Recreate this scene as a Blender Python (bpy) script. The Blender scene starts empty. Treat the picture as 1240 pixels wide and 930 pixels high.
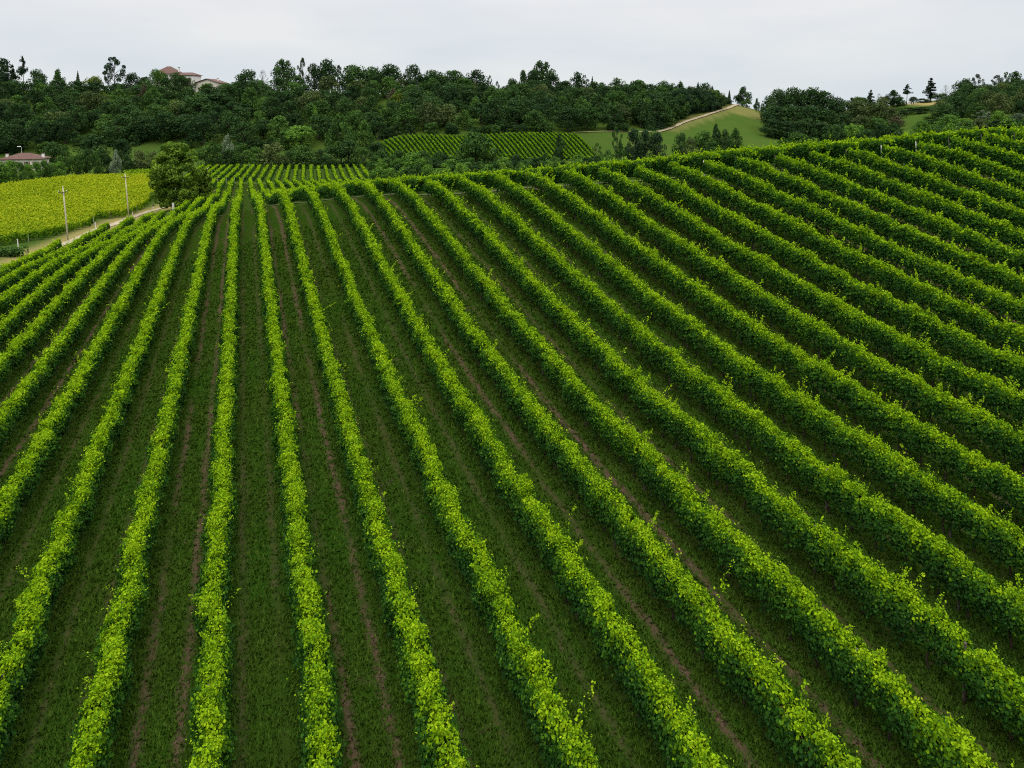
import bpy, math, numpy as np
from mathutils import Vector, Matrix

# ------------------------------------------------------------------ basics
sc = bpy.context.scene
COL = sc.collection
rng = np.random.default_rng(7)
R = math.radians

# camera model (pixel frame of the photograph, 1240 x 930)
FPX, UC, VH = 876.0, 620.0, 135.0
PITCH, PSI = R(3.0), R(20.33)
VP = VH + FPX * math.tan(PITCH)
CZ = 30.0                                  # camera height in the world frame
SP, I0 = 2.7, 0.42                         # row spacing, row index under the camera
sp_, cp_ = math.sin(PITCH), math.cos(PITCH)
ss, cs = math.sin(PSI), math.cos(PSI)
FWD = np.array([ss * cp_, cs * cp_, -sp_])
RGT = np.array([cs, -ss, 0.0])
UPV = np.array([ss * sp_, cs * sp_, cp_])


def unproj(u, v, zc):
    return zc * FWD + (u - UC) / FPX * zc * RGT - (v - VP) / FPX * zc * UPV + np.array([0, 0, CZ])


def plan(u, zc, z=10.0):
    """plan position seen at picture column u and depth zc, for a point at height z"""
    yf = (zc + (z - CZ) * sp_) / cp_
    xr = (u - UC) / FPX * zc
    return np.array([yf * ss + xr * cs, yf * cs - xr * ss])


def project(p):
    d = np.asarray(p) - np.array([0, 0, CZ])
    zc = d @ FWD
    return UC + FPX * (d @ RGT) / zc, VP - FPX * (d @ UPV) / zc, zc


# ------------------------------------------------------------------ terrain
NEAR = [(-20.0,73.2,-17.84),(-20.0,83.8,-18.02),(-20.0,94.3,-18.44),(-20.0,104.9,-19.19),(-20.0,115.5,-20.24),(-17.3,64.8,-17.57),(-17.3,80.8,-17.59),(-17.3,96.9,-18.07),(-17.3,112.9,-19.33),(-17.3,128.9,-20.6),(-14.6,53.2,-17.39),(-14.6,64.2,-17.27),(-14.6,75.3,-17.12),(-14.6,86.4,-17.11),(-14.6,97.4,-17.43),(-11.9,43.1,-17.23),(-11.9,67.1,-16.79),(-11.9,91.1,-16.48),(-11.9,115.0,-18.00),(-11.9,139.0,-19.37),(-20,136,-21.0),(-20,155,-22.2),(-22.7,124,-20.3),(-22.7,140,-21.2),(-25.4,108,-20.0),(-22.7,100,-19.3),(-17.3,161,-22.2),(-14.6,125,-19.2),(-14.6,152,-20.8),(-9.2,33.2,-17.12),(-9.2,58.6,-16.61),(-9.2,84.0,-15.70),(-9.2,109.5,-16.64),(-9.2,134.9,-18.80),(-6.5,22.1,-17.25),(-6.5,50.7,-16.50),(-6.5,79.3,-15.04),(-6.5,107.9,-15.67),(-6.5,136.5,-18.25),(-3.8,18.9,-17.15),(-3.8,48.6,-16.20),(-3.8,78.2,-14.29),(-3.8,107.9,-14.87),(-1.1,17.5,-16.97),(-1.1,48.3,-15.80),(-1.1,79.1,-13.40),(-1.1,109.9,-14.37),(1.6,16.3,-16.80),(1.6,36.8,-16.07),(1.6,57.4,-14.52),(1.6,77.9,-12.63),(1.6,98.4,-12.53),(4.3,15.2,-16.64),(4.3,33.4,-15.96),(4.3,51.6,-14.52),(4.3,69.8,-12.49),(4.3,88.0,-11.41),(7.0,14.3,-16.48),(7.0,31.3,-15.79),(7.0,48.3,-14.32),(7.0,65.3,-12.20),(7.0,82.3,-10.74),(9.7,13.9,-16.31),(9.7,30.3,-15.57),(9.7,46.8,-13.97),(9.7,63.2,-11.72),(9.7,79.6,-10.09),(12.4,11.7,-16.20),(12.4,27.3,-15.50),(12.4,42.8,-13.96),(12.4,58.3,-11.69),(12.4,73.9,-9.74),(15.1,10.6,-16.05),(15.1,25.1,-15.38),(15.1,39.6,-13.90),(15.1,54.0,-11.68),(15.1,68.5,-9.56),(17.8,11.4,-15.82),(17.8,24.8,-15.13),(17.8,38.1,-13.63),(17.8,51.4,-11.47),(17.8,64.7,-9.35),(20.5,13.4,-15.55),(20.5,25.4,-14.78),(20.5,37.3,-13.28),(20.5,49.2,-11.24),(20.5,61.1,-9.19),(23.2,15.4,-15.23),(23.2,27.1,-14.25),(23.2,38.9,-12.53),(23.2,50.6,-10.37),(23.2,62.3,-8.38),(25.9,17.3,-14.87),(25.9,29.0,-13.64),(25.9,40.7,-11.67),(25.9,52.4,-9.42),(25.9,64.1,-7.56),(28.6,19.2,-14.44),(28.6,29.7,-13.14),(28.6,40.1,-11.26),(28.6,50.6,-9.18),(28.6,61.0,-7.40),(31.3,21.0,-13.94),(31.3,30.7,-12.53),(31.3,40.5,-10.66),(31.3,50.2,-8.68),(31.3,59.9,-7.02),(34.0,22.9,-13.37),(34.0,31.6,-11.93),(34.0,40.4,-10.16),(34.0,49.1,-8.33),(34.0,57.9,-6.80),(36.7,24.7,-12.74),(36.7,32.7,-11.27),(36.7,40.7,-9.57),(36.7,48.7,-7.88),(36.7,56.7,-6.47),(39.4,27.0,-11.94),(39.4,34.1,-10.52),(39.4,41.1,-8.96),(39.4,48.1,-7.46),(39.4,55.1,-6.21),(42.1,28.9,-11.16),(42.1,35.3,-9.77),(42.1,41.6,-8.32),(42.1,47.9,-6.96),(42.1,54.3,-5.83),(44.8,30.4,-10.41),(44.8,35.8,-9.16),(44.8,41.2,-7.89),(44.8,46.6,-6.70),(44.8,52.0,-5.67),(47.5,33.4,-9.26),(47.5,37.7,-8.20),(47.5,42.1,-7.16),(47.5,46.4,-6.19),(47.5,50.7,-5.35),(50.2,35.4,-8.27),(50.2,38.9,-7.38),(50.2,42.4,-6.52),(50.2,45.9,-5.72),(50.2,49.4,-5.01),(52.9,36.2,-7.53),(52.9,39.1,-6.76),(52.9,42.1,-6.01),(52.9,45.0,-5.31),(52.9,47.9,-4.67),(55.6,37.9,-6.49),(55.6,40.1,-5.89),(55.6,42.3,-5.32),(55.6,44.4,-4.77),(55.6,46.6,-4.26),
 (58.3,38.5,-5.75),(58.3,45.0,-4.05),(61.0,39.0,-5.1),(61.0,44.0,-3.8),(65,38,-4.7),(65,45,-3.3),(75,40,-4.0),(75,25,-7.5),(60,15,-12),(40,5,-15),(20,-10,-17),(0,-15,-18),(-20,0,-18.3),(-30,30,-18.5),(-30,60,-18.8),(-40,-20,-20),(40,-40,-18),(95,30,-5)]

# far ground: (picture column, depth, height below/above the camera)
FAR = [
 # foot of the near hill behind the crest
 (340,118,-15.4),(340,150,-18.6),(340,190,-22.2),(340,238,-24.0),(340,288,-23.2),
 (450,105,-12.6),(450,150,-17.5),(450,200,-22.0),(450,240,-24.0),(450,290,-23.0),
 (255,150,-19.2),(255,190,-21.5),(255,238,-23.8),(255,290,-23.2),
 (560,95,-10.8),(560,130,-14.5),(560,200,-20.5),(560,260,-23.0),(560,292,-22.5),
 (690,82,-8.5),(690,100,-10.4),(690,140,-14.0),(690,210,-20.0),(690,285,-21.8),
 (820,80,-7.1),(820,98,-8.9),(820,140,-13.0),(820,210,-19.0),(820,285,-20.5),
 (950,76,-5.5),(950,95,-7.6),(950,140,-12),(950,220,-18),(950,290,-19),
 (1090,70,-4.3),(1090,90,-6.5),(1090,140,-10),(1090,230,-15),(1090,300,-14),
 (1230,68,-3.3),(1230,86,-5.3),(1230,140,-9),(1230,230,-13),(1230,300,-12),
 (1420,75,-2.5),(1420,120,-6),(1420,240,-12),
 # left flat
 (50,104,-20.2),(74,111,-20.6),(100,122,-20.95),(125,135,-21.45),(82,123,-21.1),(60,116,-20.8),(110,133,-21.6),(40,112,-20.6),(0,104,-20.4),(10,92,-19.7),(-40,85,-19.4),(150,145,-22.1),(170,158,-22.7),(190,170,-23.0),(212,176,-23.1),(216,163,-22.1),
 (120,160,-22.6),(0,170,-23.0),(100,210,-23.6),(180,200,-23.0),(180,250,-24.0),(0,230,-24.2),(100,270,-24.5),
 (-120,110,-21),(-150,200,-24),(30,305,-24.3),(100,320,-24.2),(-100,320,-24),
 (190,300,-24),
 # foot of the ridge
 (0,345,-22),(100,345,-21),(180,345,-20),(260,340,-21.5),(350,335,-21.5),(430,330,-21),
 (0,372,-14),(100,372,-13),(180,372,-12.5),(260,370,-12.5),(350,370,-12),(430,368,-11.5),
 (0,405,-1),(120,405,-1),(240,405,0),(350,402,-1),(430,400,-1),
 (-20,440,11),(60,440,9.5),(140,440,10),(215,450,13.2),(260,455,12.5),(310,440,9),(380,440,10),(450,440,9.5),
 (0,520,13),(215,520,14),(430,520,10),(-200,345,-20),(-200,440,12),(-300,520,12),
 # far vineyard strip and its wood
 (470,300,-21.6),(560,302,-21.3),(640,302,-21.2),(720,302,-20.9),
 (470,318,-17.2),(560,318,-16.4),(640,318,-16.0),(720,322,-15.6),
 (470,335,-13.4),(560,335,-12.4),(640,335,-11.6),(720,342,-11.0),
 (520,355,-8),(600,355,-7.5),(680,358,-8.5),
 (520,395,2),(600,395,0.5),(680,395,0),(760,395,-0.5),
 (520,435,9.5),(600,435,5.5),(660,435,6.5),(720,432,4.5),(790,430,3.5),(850,432,3.8),
 (560,520,7),(700,520,3),
 # meadow hill with the track
 (750,350,-10.2),(795,358,-10.4),(815,370,-8.6),(840,388,-4.6),(865,405,-0.9),(893,432,3.6),
 (780,300,-20.0),(780,325,-15.5),(850,305,-19.8),(850,340,-14.0),(880,370,-9.6),(900,400,-3.8),(920,420,-3.0),(940,390,-10),
 (950,360,-14.5),(910,320,-18.2),(912,440,1.6),(893,475,0),(900,530,-6),
 # right hill
 (960,400,-8),(1010,400,-9),(960,450,-3),(1010,450,-2),(1060,390,-9),(1060,440,1.5),
 (1100,365,-9.5),(1100,395,-4.2),(1105,440,4.0),(1127,460,6.6),(1140,430,3),(1180,400,3),(1200,350,-5),(1240,430,9),(1180,450,9),(1240,370,0),
 (1100,520,4),(1240,520,10),(1350,430,12),(1350,340,-3),
]
_c = [(x, y, z + CZ) for x, y, z in NEAR]
for u, zc, z in FAR:
    px = plan(u, zc, z + CZ)
    _c.append((px[0], px[1], z + CZ))
for a in range(0, 360, 30):                 # quiet land far out in every direction
    if abs(((a - 70 + 180) % 360) - 180) > 75:
        _c.append((260 * math.cos(R(a)), 260 * math.sin(R(a)), 8.0))
    _c.append((1100 * math.cos(R(a)), 1100 * math.sin(R(a)), 22.0))
_c = np.array(_c)
SOFT = 12.0


def _phi(d2):
    return np.sqrt(d2 + SOFT * SOFT)


_n = len(_c)
_A = _phi(((_c[:, None, :2] - _c[None, :, :2]) ** 2).sum(2)) / 100.0
_M = np.zeros((_n + 1, _n + 1))
_M[:_n, :_n] = _A - np.eye(_n) * 0.0015
_M[:_n, _n] = 1
_M[_n, :_n] = 1
_w = np.linalg.solve(_M, np.concatenate([_c[:, 2], [0]]))


def Z(x, y):
    x = np.atleast_1d(np.asarray(x, float)); y = np.atleast_1d(np.asarray(y, float))
    out = np.empty(x.shape)
    f = out.ravel(); xf = x.ravel(); yf = y.ravel()
    for a in range(0, len(xf), 20000):
        d2 = (xf[a:a + 20000, None] - _c[None, :, 0]) ** 2 + (yf[a:a + 20000, None] - _c[None, :, 1]) ** 2
        f[a:a + 20000] = (_phi(d2) / 100.0) @ _w[:_n] + _w[_n]
    return out


def z1(x, y):
    return float(Z(x, y)[0])


def at(u, zc):
    """the ground point seen at column u, depth zc"""
    z = 12.0
    for _ in range(3):
        p = plan(u, zc, z)
        z = z1(p[0], p[1])
    return np.array([p[0], p[1], z])


def hit(u, v, z0=60.0, z1_=600.0):
    """first ground point along the sight line through (u, v), searched from depth z0"""
    zs = np.arange(z0, z1_, 1.0)
    P = np.array([unproj(u, v, z) for z in zs])
    g = Z(P[:, 0], P[:, 1])
    k = np.nonzero(P[:, 2] <= g)[0]
    k = k[0] if len(k) else len(zs) - 1
    return np.array([P[k, 0], P[k, 1], g[k]])


# ------------------------------------------------------------------ mesh helpers
def mesh_np(name, verts, quads=None, tris=None, tone=None, smooth=False):
    me = bpy.data.meshes.new(name)
    verts = np.asarray(verts, np.float32)
    nq = 0 if quads is None else len(quads)
    nt = 0 if tris is None else len(tris)
    me.vertices.add(len(verts))
    me.vertices.foreach_set('co', verts.ravel())
    idx = []; tot = []
    if nq: idx.append(np.asarray(quads, np.int32).ravel()); tot.append(np.full(nq, 4, np.int32))
    if nt: idx.append(np.asarray(tris, np.int32).ravel()); tot.append(np.full(nt, 3, np.int32))
    idx = np.concatenate(idx); tot = np.concatenate(tot)
    st = np.concatenate([[0], np.cumsum(tot)[:-1]]).astype(np.int32)
    me.loops.add(len(idx)); me.loops.foreach_set('vertex_index', idx)
    me.polygons.add(len(tot))
    me.polygons.foreach_set('loop_start', st); me.polygons.foreach_set('loop_total', tot)
    if smooth:
        me.polygons.foreach_set('use_smooth', np.ones(len(tot), bool))
    if tone is not None:
        a = me.attributes.new('tone', 'FLOAT', 'POINT')
        a.data.foreach_set('value', np.asarray(tone, np.float32))
    me.update(calc_edges=True)
    return me


class MB:
    """collects boxes, tubes and polygons into one mesh"""
    def __init__(self):
        self.v = []; self.f = []

    def poly(self, pts, faces):
        o = len(self.v)
        self.v += [tuple(map(float, p)) for p in pts]
        self.f += [tuple(o + i for i in f) for f in faces]

    def box(self, c, s, rz=0.0, taper=1.0):
        x, y, z = s[0] / 2, s[1] / 2, s[2] / 2
        P = []
        for k, t in ((-1, 1.0), (1, taper)):
            for a, b in ((-1, -1), (1, -1), (1, 1), (-1, 1)):
                px, py = a * x * t, b * y * t
                P.append((c[0] + px * math.cos(rz) - py * math.sin(rz), c[1] + px * math.sin(rz) + py * math.cos(rz), c[2] + k * z))
        self.poly(P, [(3, 2, 1, 0), (4, 5, 6, 7), (0, 1, 5, 4), (1, 2, 6, 5), (2, 3, 7, 6), (3, 0, 4, 7)])

    def tube(self, pts, rad, n=7):
        pts = [Vector(p) for p in pts]
        rings = []
        for i, p in enumerate(pts):
            d = (pts[min(i + 1, len(pts) - 1)] - pts[max(i - 1, 0)]).normalized()
            a = d.orthogonal().normalized() if abs(d.z) < .9 else Vector((1, 0, 0)).cross(d).normalized()
            b = d.cross(a)
            r = rad[i] if hasattr(rad, '__len__') else rad
            rings.append([p + (a * math.cos(2 * math.pi * k / n) + b * math.sin(2 * math.pi * k / n)) * r for k in range(n)])
        P = [q for r in rings for q in r]
        F = []
        for i in range(len(pts) - 1):
            for k in range(n):
                F.append((i * n + k, i * n + (k + 1) % n, (i + 1) * n + (k + 1) % n, (i + 1) * n + k))
        F.append(tuple(range(n))[::-1]); F.append(tuple((len(pts) - 1) * n + k for k in range(n)))
        self.poly(P, F)

    def mesh(self, name, smooth=False):
        me = bpy.data.meshes.new(name)
        me.from_pydata(self.v, [], self.f)
        if smooth:
            for p in me.polygons: p.use_smooth = True
        me.update()
        return me


def link(name, me, mat=None, parent=None, loc=None, rot=None):
    o = bpy.data.objects.new(name, me)
    COL.objects.link(o)
    if mat is not None and me is not None:
        if len(me.materials) == 0: me.materials.append(mat)
        elif me.materials[0] != mat:
            o.material_slots[0].link = 'OBJECT'; o.material_slots[0].material = mat
    if parent is not None: o.parent = parent
    if loc is not None: o.location = loc
    if rot is not None: o.rotation_euler = rot
    return o


def tag(o, label=None, cat=None, group=None, kind=None):
    if label: o['label'] = label
    if cat: o['category'] = cat
    if group: o['group'] = group
    if kind: o['kind'] = kind
    return o


def empty(name, loc, rz=0.0):
    o = bpy.data.objects.new(name, None)
    COL.objects.link(o)
    o.location = loc; o.rotation_euler = (0, 0, rz); o.empty_display_size = .3
    return o


def nz(t, seed, scales, amps):
    """smooth 1-D noise: a sum of sines with random phase and slightly random period"""
    r = np.random.default_rng(seed)
    out = np.zeros_like(np.asarray(t, float))
    for s, a in zip(scales, amps):
        for k in range(3):
            out += a / 1.7 * np.sin(np.asarray(t) * 2 * math.pi / (s * r.uniform(.7, 1.4)) + r.uniform(0, 6.28))
    return out


# ------------------------------------------------------------------ materials
def new_mat(name):
    m = bpy.data.materials.new(name); m.use_nodes = True
    nt = m.node_tree; nt.nodes.clear()
    out = nt.nodes.new('ShaderNodeOutputMaterial')
    return m, nt, out


def N(nt, typ, **kw):
    n = nt.nodes.new(typ)
    for k, v in kw.items():
        if k.startswith('i_'): n.inputs[k[2:].replace('_', ' ')].default_value = v
        else: setattr(n, k, v)
    return n


def mathn(nt, op, a, b=None, clamp=False):
    n = nt.nodes.new('ShaderNodeMath'); n.operation = op; n.use_clamp = clamp
    for i, x in enumerate((a, b)):
        if x is None: continue
        if isinstance(x, (int, float)): n.inputs[i].default_value = x
        else: nt.links.new(x, n.inputs[i])
    return n.outputs[0]


def ramp(nt, fac, stops):
    n = nt.nodes.new('ShaderNodeValToRGB')
    e = n.color_ramp.elements
    while len(e) < len(stops): e.new(0.5)
    for k, (p, c) in enumerate(stops):
        e[k].position = p; e[k].color = (*c, 1)
    nt.links.new(fac, n.inputs[0])
    return n.outputs[0]


def mixc(nt, fac, a, b, blend='MIX'):
    n = nt.nodes.new('ShaderNodeMix'); n.data_type = 'RGBA'; n.blend_type = blend
    if isinstance(fac, (int, float)): n.inputs[0].default_value = fac
    else: nt.links.new(fac, n.inputs[0])
    for i, x in ((6, a), (7, b)):
        if isinstance(x, tuple): n.inputs[i].default_value = (*x, 1)
        else: nt.links.new(x, n.inputs[i])
    return n.outputs[2]


def noise(nt, vec, scale, detail=3.0, rough=.55):
    n = nt.nodes.new('ShaderNodeTexNoise')
    n.inputs['Scale'].default_value = scale; n.inputs['Detail'].default_value = detail; n.inputs['Roughness'].default_value = rough
    if vec is not None: nt.links.new(vec, n.inputs['Vector'])
    return n.outputs[0]


def leaf_mat(name, stops, trans=.35, rough=.75, spec=.07, varscale=.25, var=.25, objvar=.0):
    """leaves: tone -> colour, patchy growth, light shining through the blade"""
    m, nt, out = new_mat(name)
    at_ = N(nt, 'ShaderNodeAttribute', attribute_name='tone')
    geo = N(nt, 'ShaderNodeNewGeometry')
    nn = noise(nt, geo.outputs['Position'], varscale, 2.0)
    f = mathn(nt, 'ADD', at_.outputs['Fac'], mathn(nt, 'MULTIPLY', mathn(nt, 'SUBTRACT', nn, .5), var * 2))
    if objvar:
        oi = N(nt, 'ShaderNodeObjectInfo')
        f = mathn(nt, 'ADD', f, mathn(nt, 'MULTIPLY', mathn(nt, 'SUBTRACT', oi.outputs['Random'], .5), objvar * 2))
    col = ramp(nt, f, stops)
    b = N(nt, 'ShaderNodeBsdfPrincipled')
    nt.links.new(col, b.inputs['Base Color'])
    b.inputs['Roughness'].default_value = rough
    b.inputs['Specular IOR Level'].default_value = spec
    t = N(nt, 'ShaderNodeBsdfTranslucent')
    tc = mixc(nt, 1.0, col, (1.15, 1.25, .5), 'MULTIPLY')
    nt.links.new(tc, t.inputs['Color'])
    mx = N(nt, 'ShaderNodeMixShader'); mx.inputs[0].default_value = trans
    nt.links.new(b.outputs[0], mx.inputs[1]); nt.links.new(t.outputs[0], mx.inputs[2])
    nt.links.new(mx.outputs[0], out.inputs['Surface'])
    return m


def plain_mat(name, c1, c2, scale=3.0, rough=.8, bump=0.0, spec=.2):
    m, nt, out = new_mat(name)
    tc = N(nt, 'ShaderNodeTexCoord')
    nn = noise(nt, tc.outputs['Object'], scale, 5.0, .6)
    col = ramp(nt, nn, [(.3, c1), (.7, c2)])
    b = N(nt, 'ShaderNodeBsdfPrincipled')
    nt.links.new(col, b.inputs['Base Color'])
    b.inputs['Roughness'].default_value = rough; b.inputs['Specular IOR Level'].default_value = spec
    if bump:
        bp = N(nt, 'ShaderNodeBump'); bp.inputs['Strength'].default_value = bump; bp.inputs['Distance'].default_value = .1
        nt.links.new(nn, bp.inputs['Height']); nt.links.new(bp.outputs[0], b.inputs['Normal'])
    nt.links.new(b.outputs[0], out.inputs['Surface'])
    return m


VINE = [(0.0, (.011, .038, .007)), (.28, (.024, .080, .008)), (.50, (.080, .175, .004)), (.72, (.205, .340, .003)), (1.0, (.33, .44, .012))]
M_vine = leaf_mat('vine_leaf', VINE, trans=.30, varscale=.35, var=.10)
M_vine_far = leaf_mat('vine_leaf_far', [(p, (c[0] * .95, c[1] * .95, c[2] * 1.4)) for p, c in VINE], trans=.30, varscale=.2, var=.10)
M_vine_yellow = leaf_mat('vine_leaf_yellow', [(0, (.030, .085, .006)), (.3, (.13, .23, .006)), (.6, (.265, .33, .010)), (1, (.40, .42, .016))], trans=.30, varscale=.07, var=.28)
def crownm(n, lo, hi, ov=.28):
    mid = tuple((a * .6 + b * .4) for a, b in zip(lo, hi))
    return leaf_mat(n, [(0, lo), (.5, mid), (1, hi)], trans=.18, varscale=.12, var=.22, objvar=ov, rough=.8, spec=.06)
M_crown = {
 'dark': crownm('crown_dark_green', (0.0114, 0.0296, 0.0109), (0.0454, 0.0966, 0.0236)),
 'mid': crownm('crown_mid_green', (0.0182, 0.0477, 0.0119), (0.0704, 0.1421, 0.0256)),
 'bright': crownm('crown_bright_green', (0.0318, 0.0853, 0.0138), (0.1193, 0.2274, 0.0296)),
 'olive': crownm('crown_olive', (0.0273, 0.0455, 0.0158), (0.0886, 0.1250, 0.0374)),
 'grey': crownm('crown_grey_green', (0.0511, 0.0796, 0.0473), (0.1704, 0.2274, 0.1380)),
 'yellow': crownm('crown_yellow_green', (.05, .09, .012), (.145, .19, .025)),
 'conifer': crownm('crown_conifer', (0.0091, 0.0250, 0.0128), (0.0318, 0.0625, 0.0256)),
 'brown': crownm('crown_bare_brown', (0.0341, 0.0341, 0.0197), (0.0966, 0.0887, 0.0493)),
 'road': crownm('crown_roadside', (.032, .076, .010), (.165, .262, .024), .0),
}
M_bark = plain_mat('bark', (.05, .04, .03), (.13, .11, .09), 4.0, .9, .4)
M_palebark = plain_mat('pale_bark', (.40, .40, .34), (.62, .60, .52), 5.0, .85, .2)
M_vinewood = plain_mat('vine_wood', (.025, .018, .012), (.06, .045, .03), 9.0, .95, .5)
M_post = plain_mat('weathered_post', (.045, .036, .028), (.10, .085, .068), 6.0, .9, .3)
M_palepost = plain_mat('pale_post', (.42, .41, .37), (.58, .56, .52), 3.0, .8, .1)
M_pole = plain_mat('utility_pole_wood', (.30, .27, .19), (.46, .42, .31), 1.2, .85, .2)
M_metal = plain_mat('galvanised', (.35, .36, .36), (.48, .49, .49), 3.0, .5)
M_wall = plain_mat('plaster', (.46, .42, .35), (.60, .56, .49), .8, .9)
M_wallwhite = plain_mat('white_plaster', (.55, .54, .51), (.68, .67, .63), .8, .9)
M_dark = plain_mat('window_glass', (.012, .016, .02), (.03, .035, .04), 1.0, .12, 0, .5)
M_shutter = plain_mat('shutter', (.10, .06, .04), (.16, .10, .07), 2.0, .7)
M_track = plain_mat('gravel_track', (.20, .165, .10), (.36, .31, .22), .6, .95, .2)
M_track2 = plain_mat('earth_track', (.20, .16, .10), (.34, .28, .19), .5, .95, .2)
M_headland = plain_mat('headland_track', (.025, .045, .008), (.075, .085, .03), .9, .95, .3)
M_skin = plain_mat('skin', (.36, .22, .16), (.42, .27, .20), 5, .6)
M_cloth_dark = plain_mat('dark_cloth', (.012, .012, .016), (.03, .03, .036), 9, .9)
M_cloth_pale = plain_mat('pale_cloth', (.62, .58, .52), (.75, .71, .65), 9, .9)


def roof_mat():
    m, nt, out = new_mat('terracotta_tiles')
    tc = N(nt, 'ShaderNodeTexCoord')
    w = N(nt, 'ShaderNodeTexWave'); w.inputs['Scale'].default_value = 3.2; w.inputs['Distortion'].default_value = .4
    nt.links.new(tc.outputs['Object'], w.inputs['Vector'])
    nn = noise(nt, tc.outputs['Object'], 1.4, 5.0, .65)
    col = ramp(nt, nn, [(.25, (.060, .028, .021)), (.55, (.105, .049, .037)), (.8, (.18, .088, .066))])
    b = N(nt, 'ShaderNodeBsdfPrincipled'); b.inputs['Roughness'].default_value = .85
    nt.links.new(col, b.inputs['Base Color'])
    bp = N(nt, 'ShaderNodeBump'); bp.inputs['Strength'].default_value = .6; bp.inputs['Distance'].default_value = .08
    nt.links.new(w.outputs['Fac'], bp.inputs['Height']); nt.links.new(bp.outputs[0], b.inputs['Normal'])
    nt.links.new(b.outputs[0], out.inputs['Surface'])
    return m
M_roof = roof_mat()


def ground_mat():
    """grass sward; between the vine rows two worn wheel tracks and thin grass, meadow elsewhere"""
    m, nt, out = new_mat('sward')
    geo = N(nt, 'ShaderNodeNewGeometry')
    sep = N(nt, 'ShaderNodeSeparateXYZ'); nt.links.new(geo.outputs['Position'], sep.inputs[0])
    vin = N(nt, 'ShaderNodeAttribute', attribute_name='vineyard').outputs['Fac']
    dry = N(nt, 'ShaderNodeAttribute', attribute_name='dry').outputs['Fac']
    pos = geo.outputs['Position']
    # wobble of the tracks
    wob = mathn(nt, 'MULTIPLY', mathn(nt, 'SUBTRACT', noise(nt, pos, .35, 3.0), .5), .5)
    q = mathn(nt, 'ADD', mathn(nt, 'DIVIDE', mathn(nt, 'ADD', sep.outputs[0], wob), SP), I0 + 50.0)
    fr = mathn(nt, 'FRACT', q)                        # 0 at a row, .5 mid aisle
    cell = mathn(nt, 'FLOOR', q)
    off = mathn(nt, 'ABSOLUTE', mathn(nt, 'SUBTRACT', fr, .5))          # 0 mid aisle .. .5 at the row
    d = mathn(nt, 'ABSOLUTE', mathn(nt, 'SUBTRACT', off, .20))         # wheel lines at +-.54 m
    line = mathn(nt, 'SUBTRACT', 1.0, mathn(nt, 'DIVIDE', d, .10), True)
    # stretched noise: worn in runs along the row, different in each aisle and side
    comb = N(nt, 'ShaderNodeCombineXYZ')
    side = mathn(nt, 'GREATER_THAN', fr, .5)
    nt.links.new(mathn(nt, 'ADD', mathn(nt, 'MULTIPLY', cell, 7.31), mathn(nt, 'MULTIPLY', side, 3.7)), comb.inputs[0])
    nt.links.new(mathn(nt, 'MULTIPLY', sep.outputs[1], .085), comb.inputs[1])
    runs = noise(nt, comb.outputs[0], 1.0, 3.0, .6)
    fine = noise(nt, pos, 3.2, 5.0, .7)
    fine2 = noise(nt, pos, 14.0, 4.0, .7)
    big = noise(nt, pos, .16, 3.0)
    wear = mathn(nt, 'MULTIPLY', line, mathn(nt, 'MULTIPLY', mathn(nt, 'SUBTRACT', runs, .33), 5.0, True))
    wear = mathn(nt, 'MULTIPLY', wear, mathn(nt, 'ADD', mathn(nt, 'MULTIPLY', mathn(nt, 'SUBTRACT', fine, .40), 4.0, True), .42), True)
    wn = N(nt, 'ShaderNodeTexWhiteNoise', noise_dimensions='1D'); nt.links.new(mathn(nt, 'MULTIPLY', cell, 3.17), wn.inputs['W'])
    wear = mathn(nt, 'MULTIPLY', wear, mathn(nt, 'ADD', mathn(nt, 'MULTIPLY', mathn(nt, 'SUBTRACT', wn.outputs['Value'], .42), 2.2, True), .45), True)
    # odd bare patches anywhere in the aisle
    patch = mathn(nt, 'MULTIPLY', mathn(nt, 'SUBTRACT', noise(nt, pos, .75, 4.0, .6), .60), 7.0, True)
    under = mathn(nt, 'MULTIPLY', mathn(nt, 'SUBTRACT', off, .34), 7.0, True)   # thin strip under the vines
    wear = mathn(nt, 'MAXIMUM', wear, mathn(nt, 'MULTIPLY', patch, .6))
    wear = mathn(nt, 'MAXIMUM', wear, mathn(nt, 'MULTIPLY', mathn(nt, 'MULTIPLY', under, fine), .35))
    wear = mathn(nt, 'MULTIPLY', wear, vin, True)
    g1 = ramp(nt, fine, [(.28, (.012, .027, .003)), (.5, (.021, .048, .004)), (.75, (.038, .072, .008))])
    g2 = ramp(nt, big, [(.35, (.027, .041, .006)), (.65, (.013, .048, .004))])
    gv = mixc(nt, .5, g1, g2)
    gm = mixc(nt, .5, ramp(nt, fine, [(.3, (.029, .058, .010)), (.7, (.056, .092, .016))]), ramp(nt, big, [(.3, (.056, .080, .016)), (.7, (.033, .074, .012))]))
    grass = mixc(nt, vin, gm, gv)
    grass = mixc(nt, dry, grass, ramp(nt, fine, [(.3, (.17, .14, .05)), (.7, (.30, .24, .10))]))
    soil = ramp(nt, fine2, [(.3, (.042, .028, .017)), (.55, (.088, .060, .038)), (.8, (.155, .110, .074))])
    col = mixc(nt, wear, grass, soil)
    b = N(nt, 'ShaderNodeBsdfPrincipled'); b.inputs['Roughness'].default_value = 1.0; b.inputs['Specular IOR Level'].default_value = .0
    nt.links.new(col, b.inputs['Base Color'])
    bp = N(nt, 'ShaderNodeBump'); bp.inputs['Strength'].default_value = .7; bp.inputs['Distance'].default_value = .12
    nt.links.new(mathn(nt, 'ADD', fine2, mathn(nt, 'MULTIPLY', fine, .8)), bp.inputs['Height'])
    nt.links.new(bp.outputs[0], b.inputs['Normal'])
    nt.links.new(b.outputs[0], out.inputs['Surface'])
    return m
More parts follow.
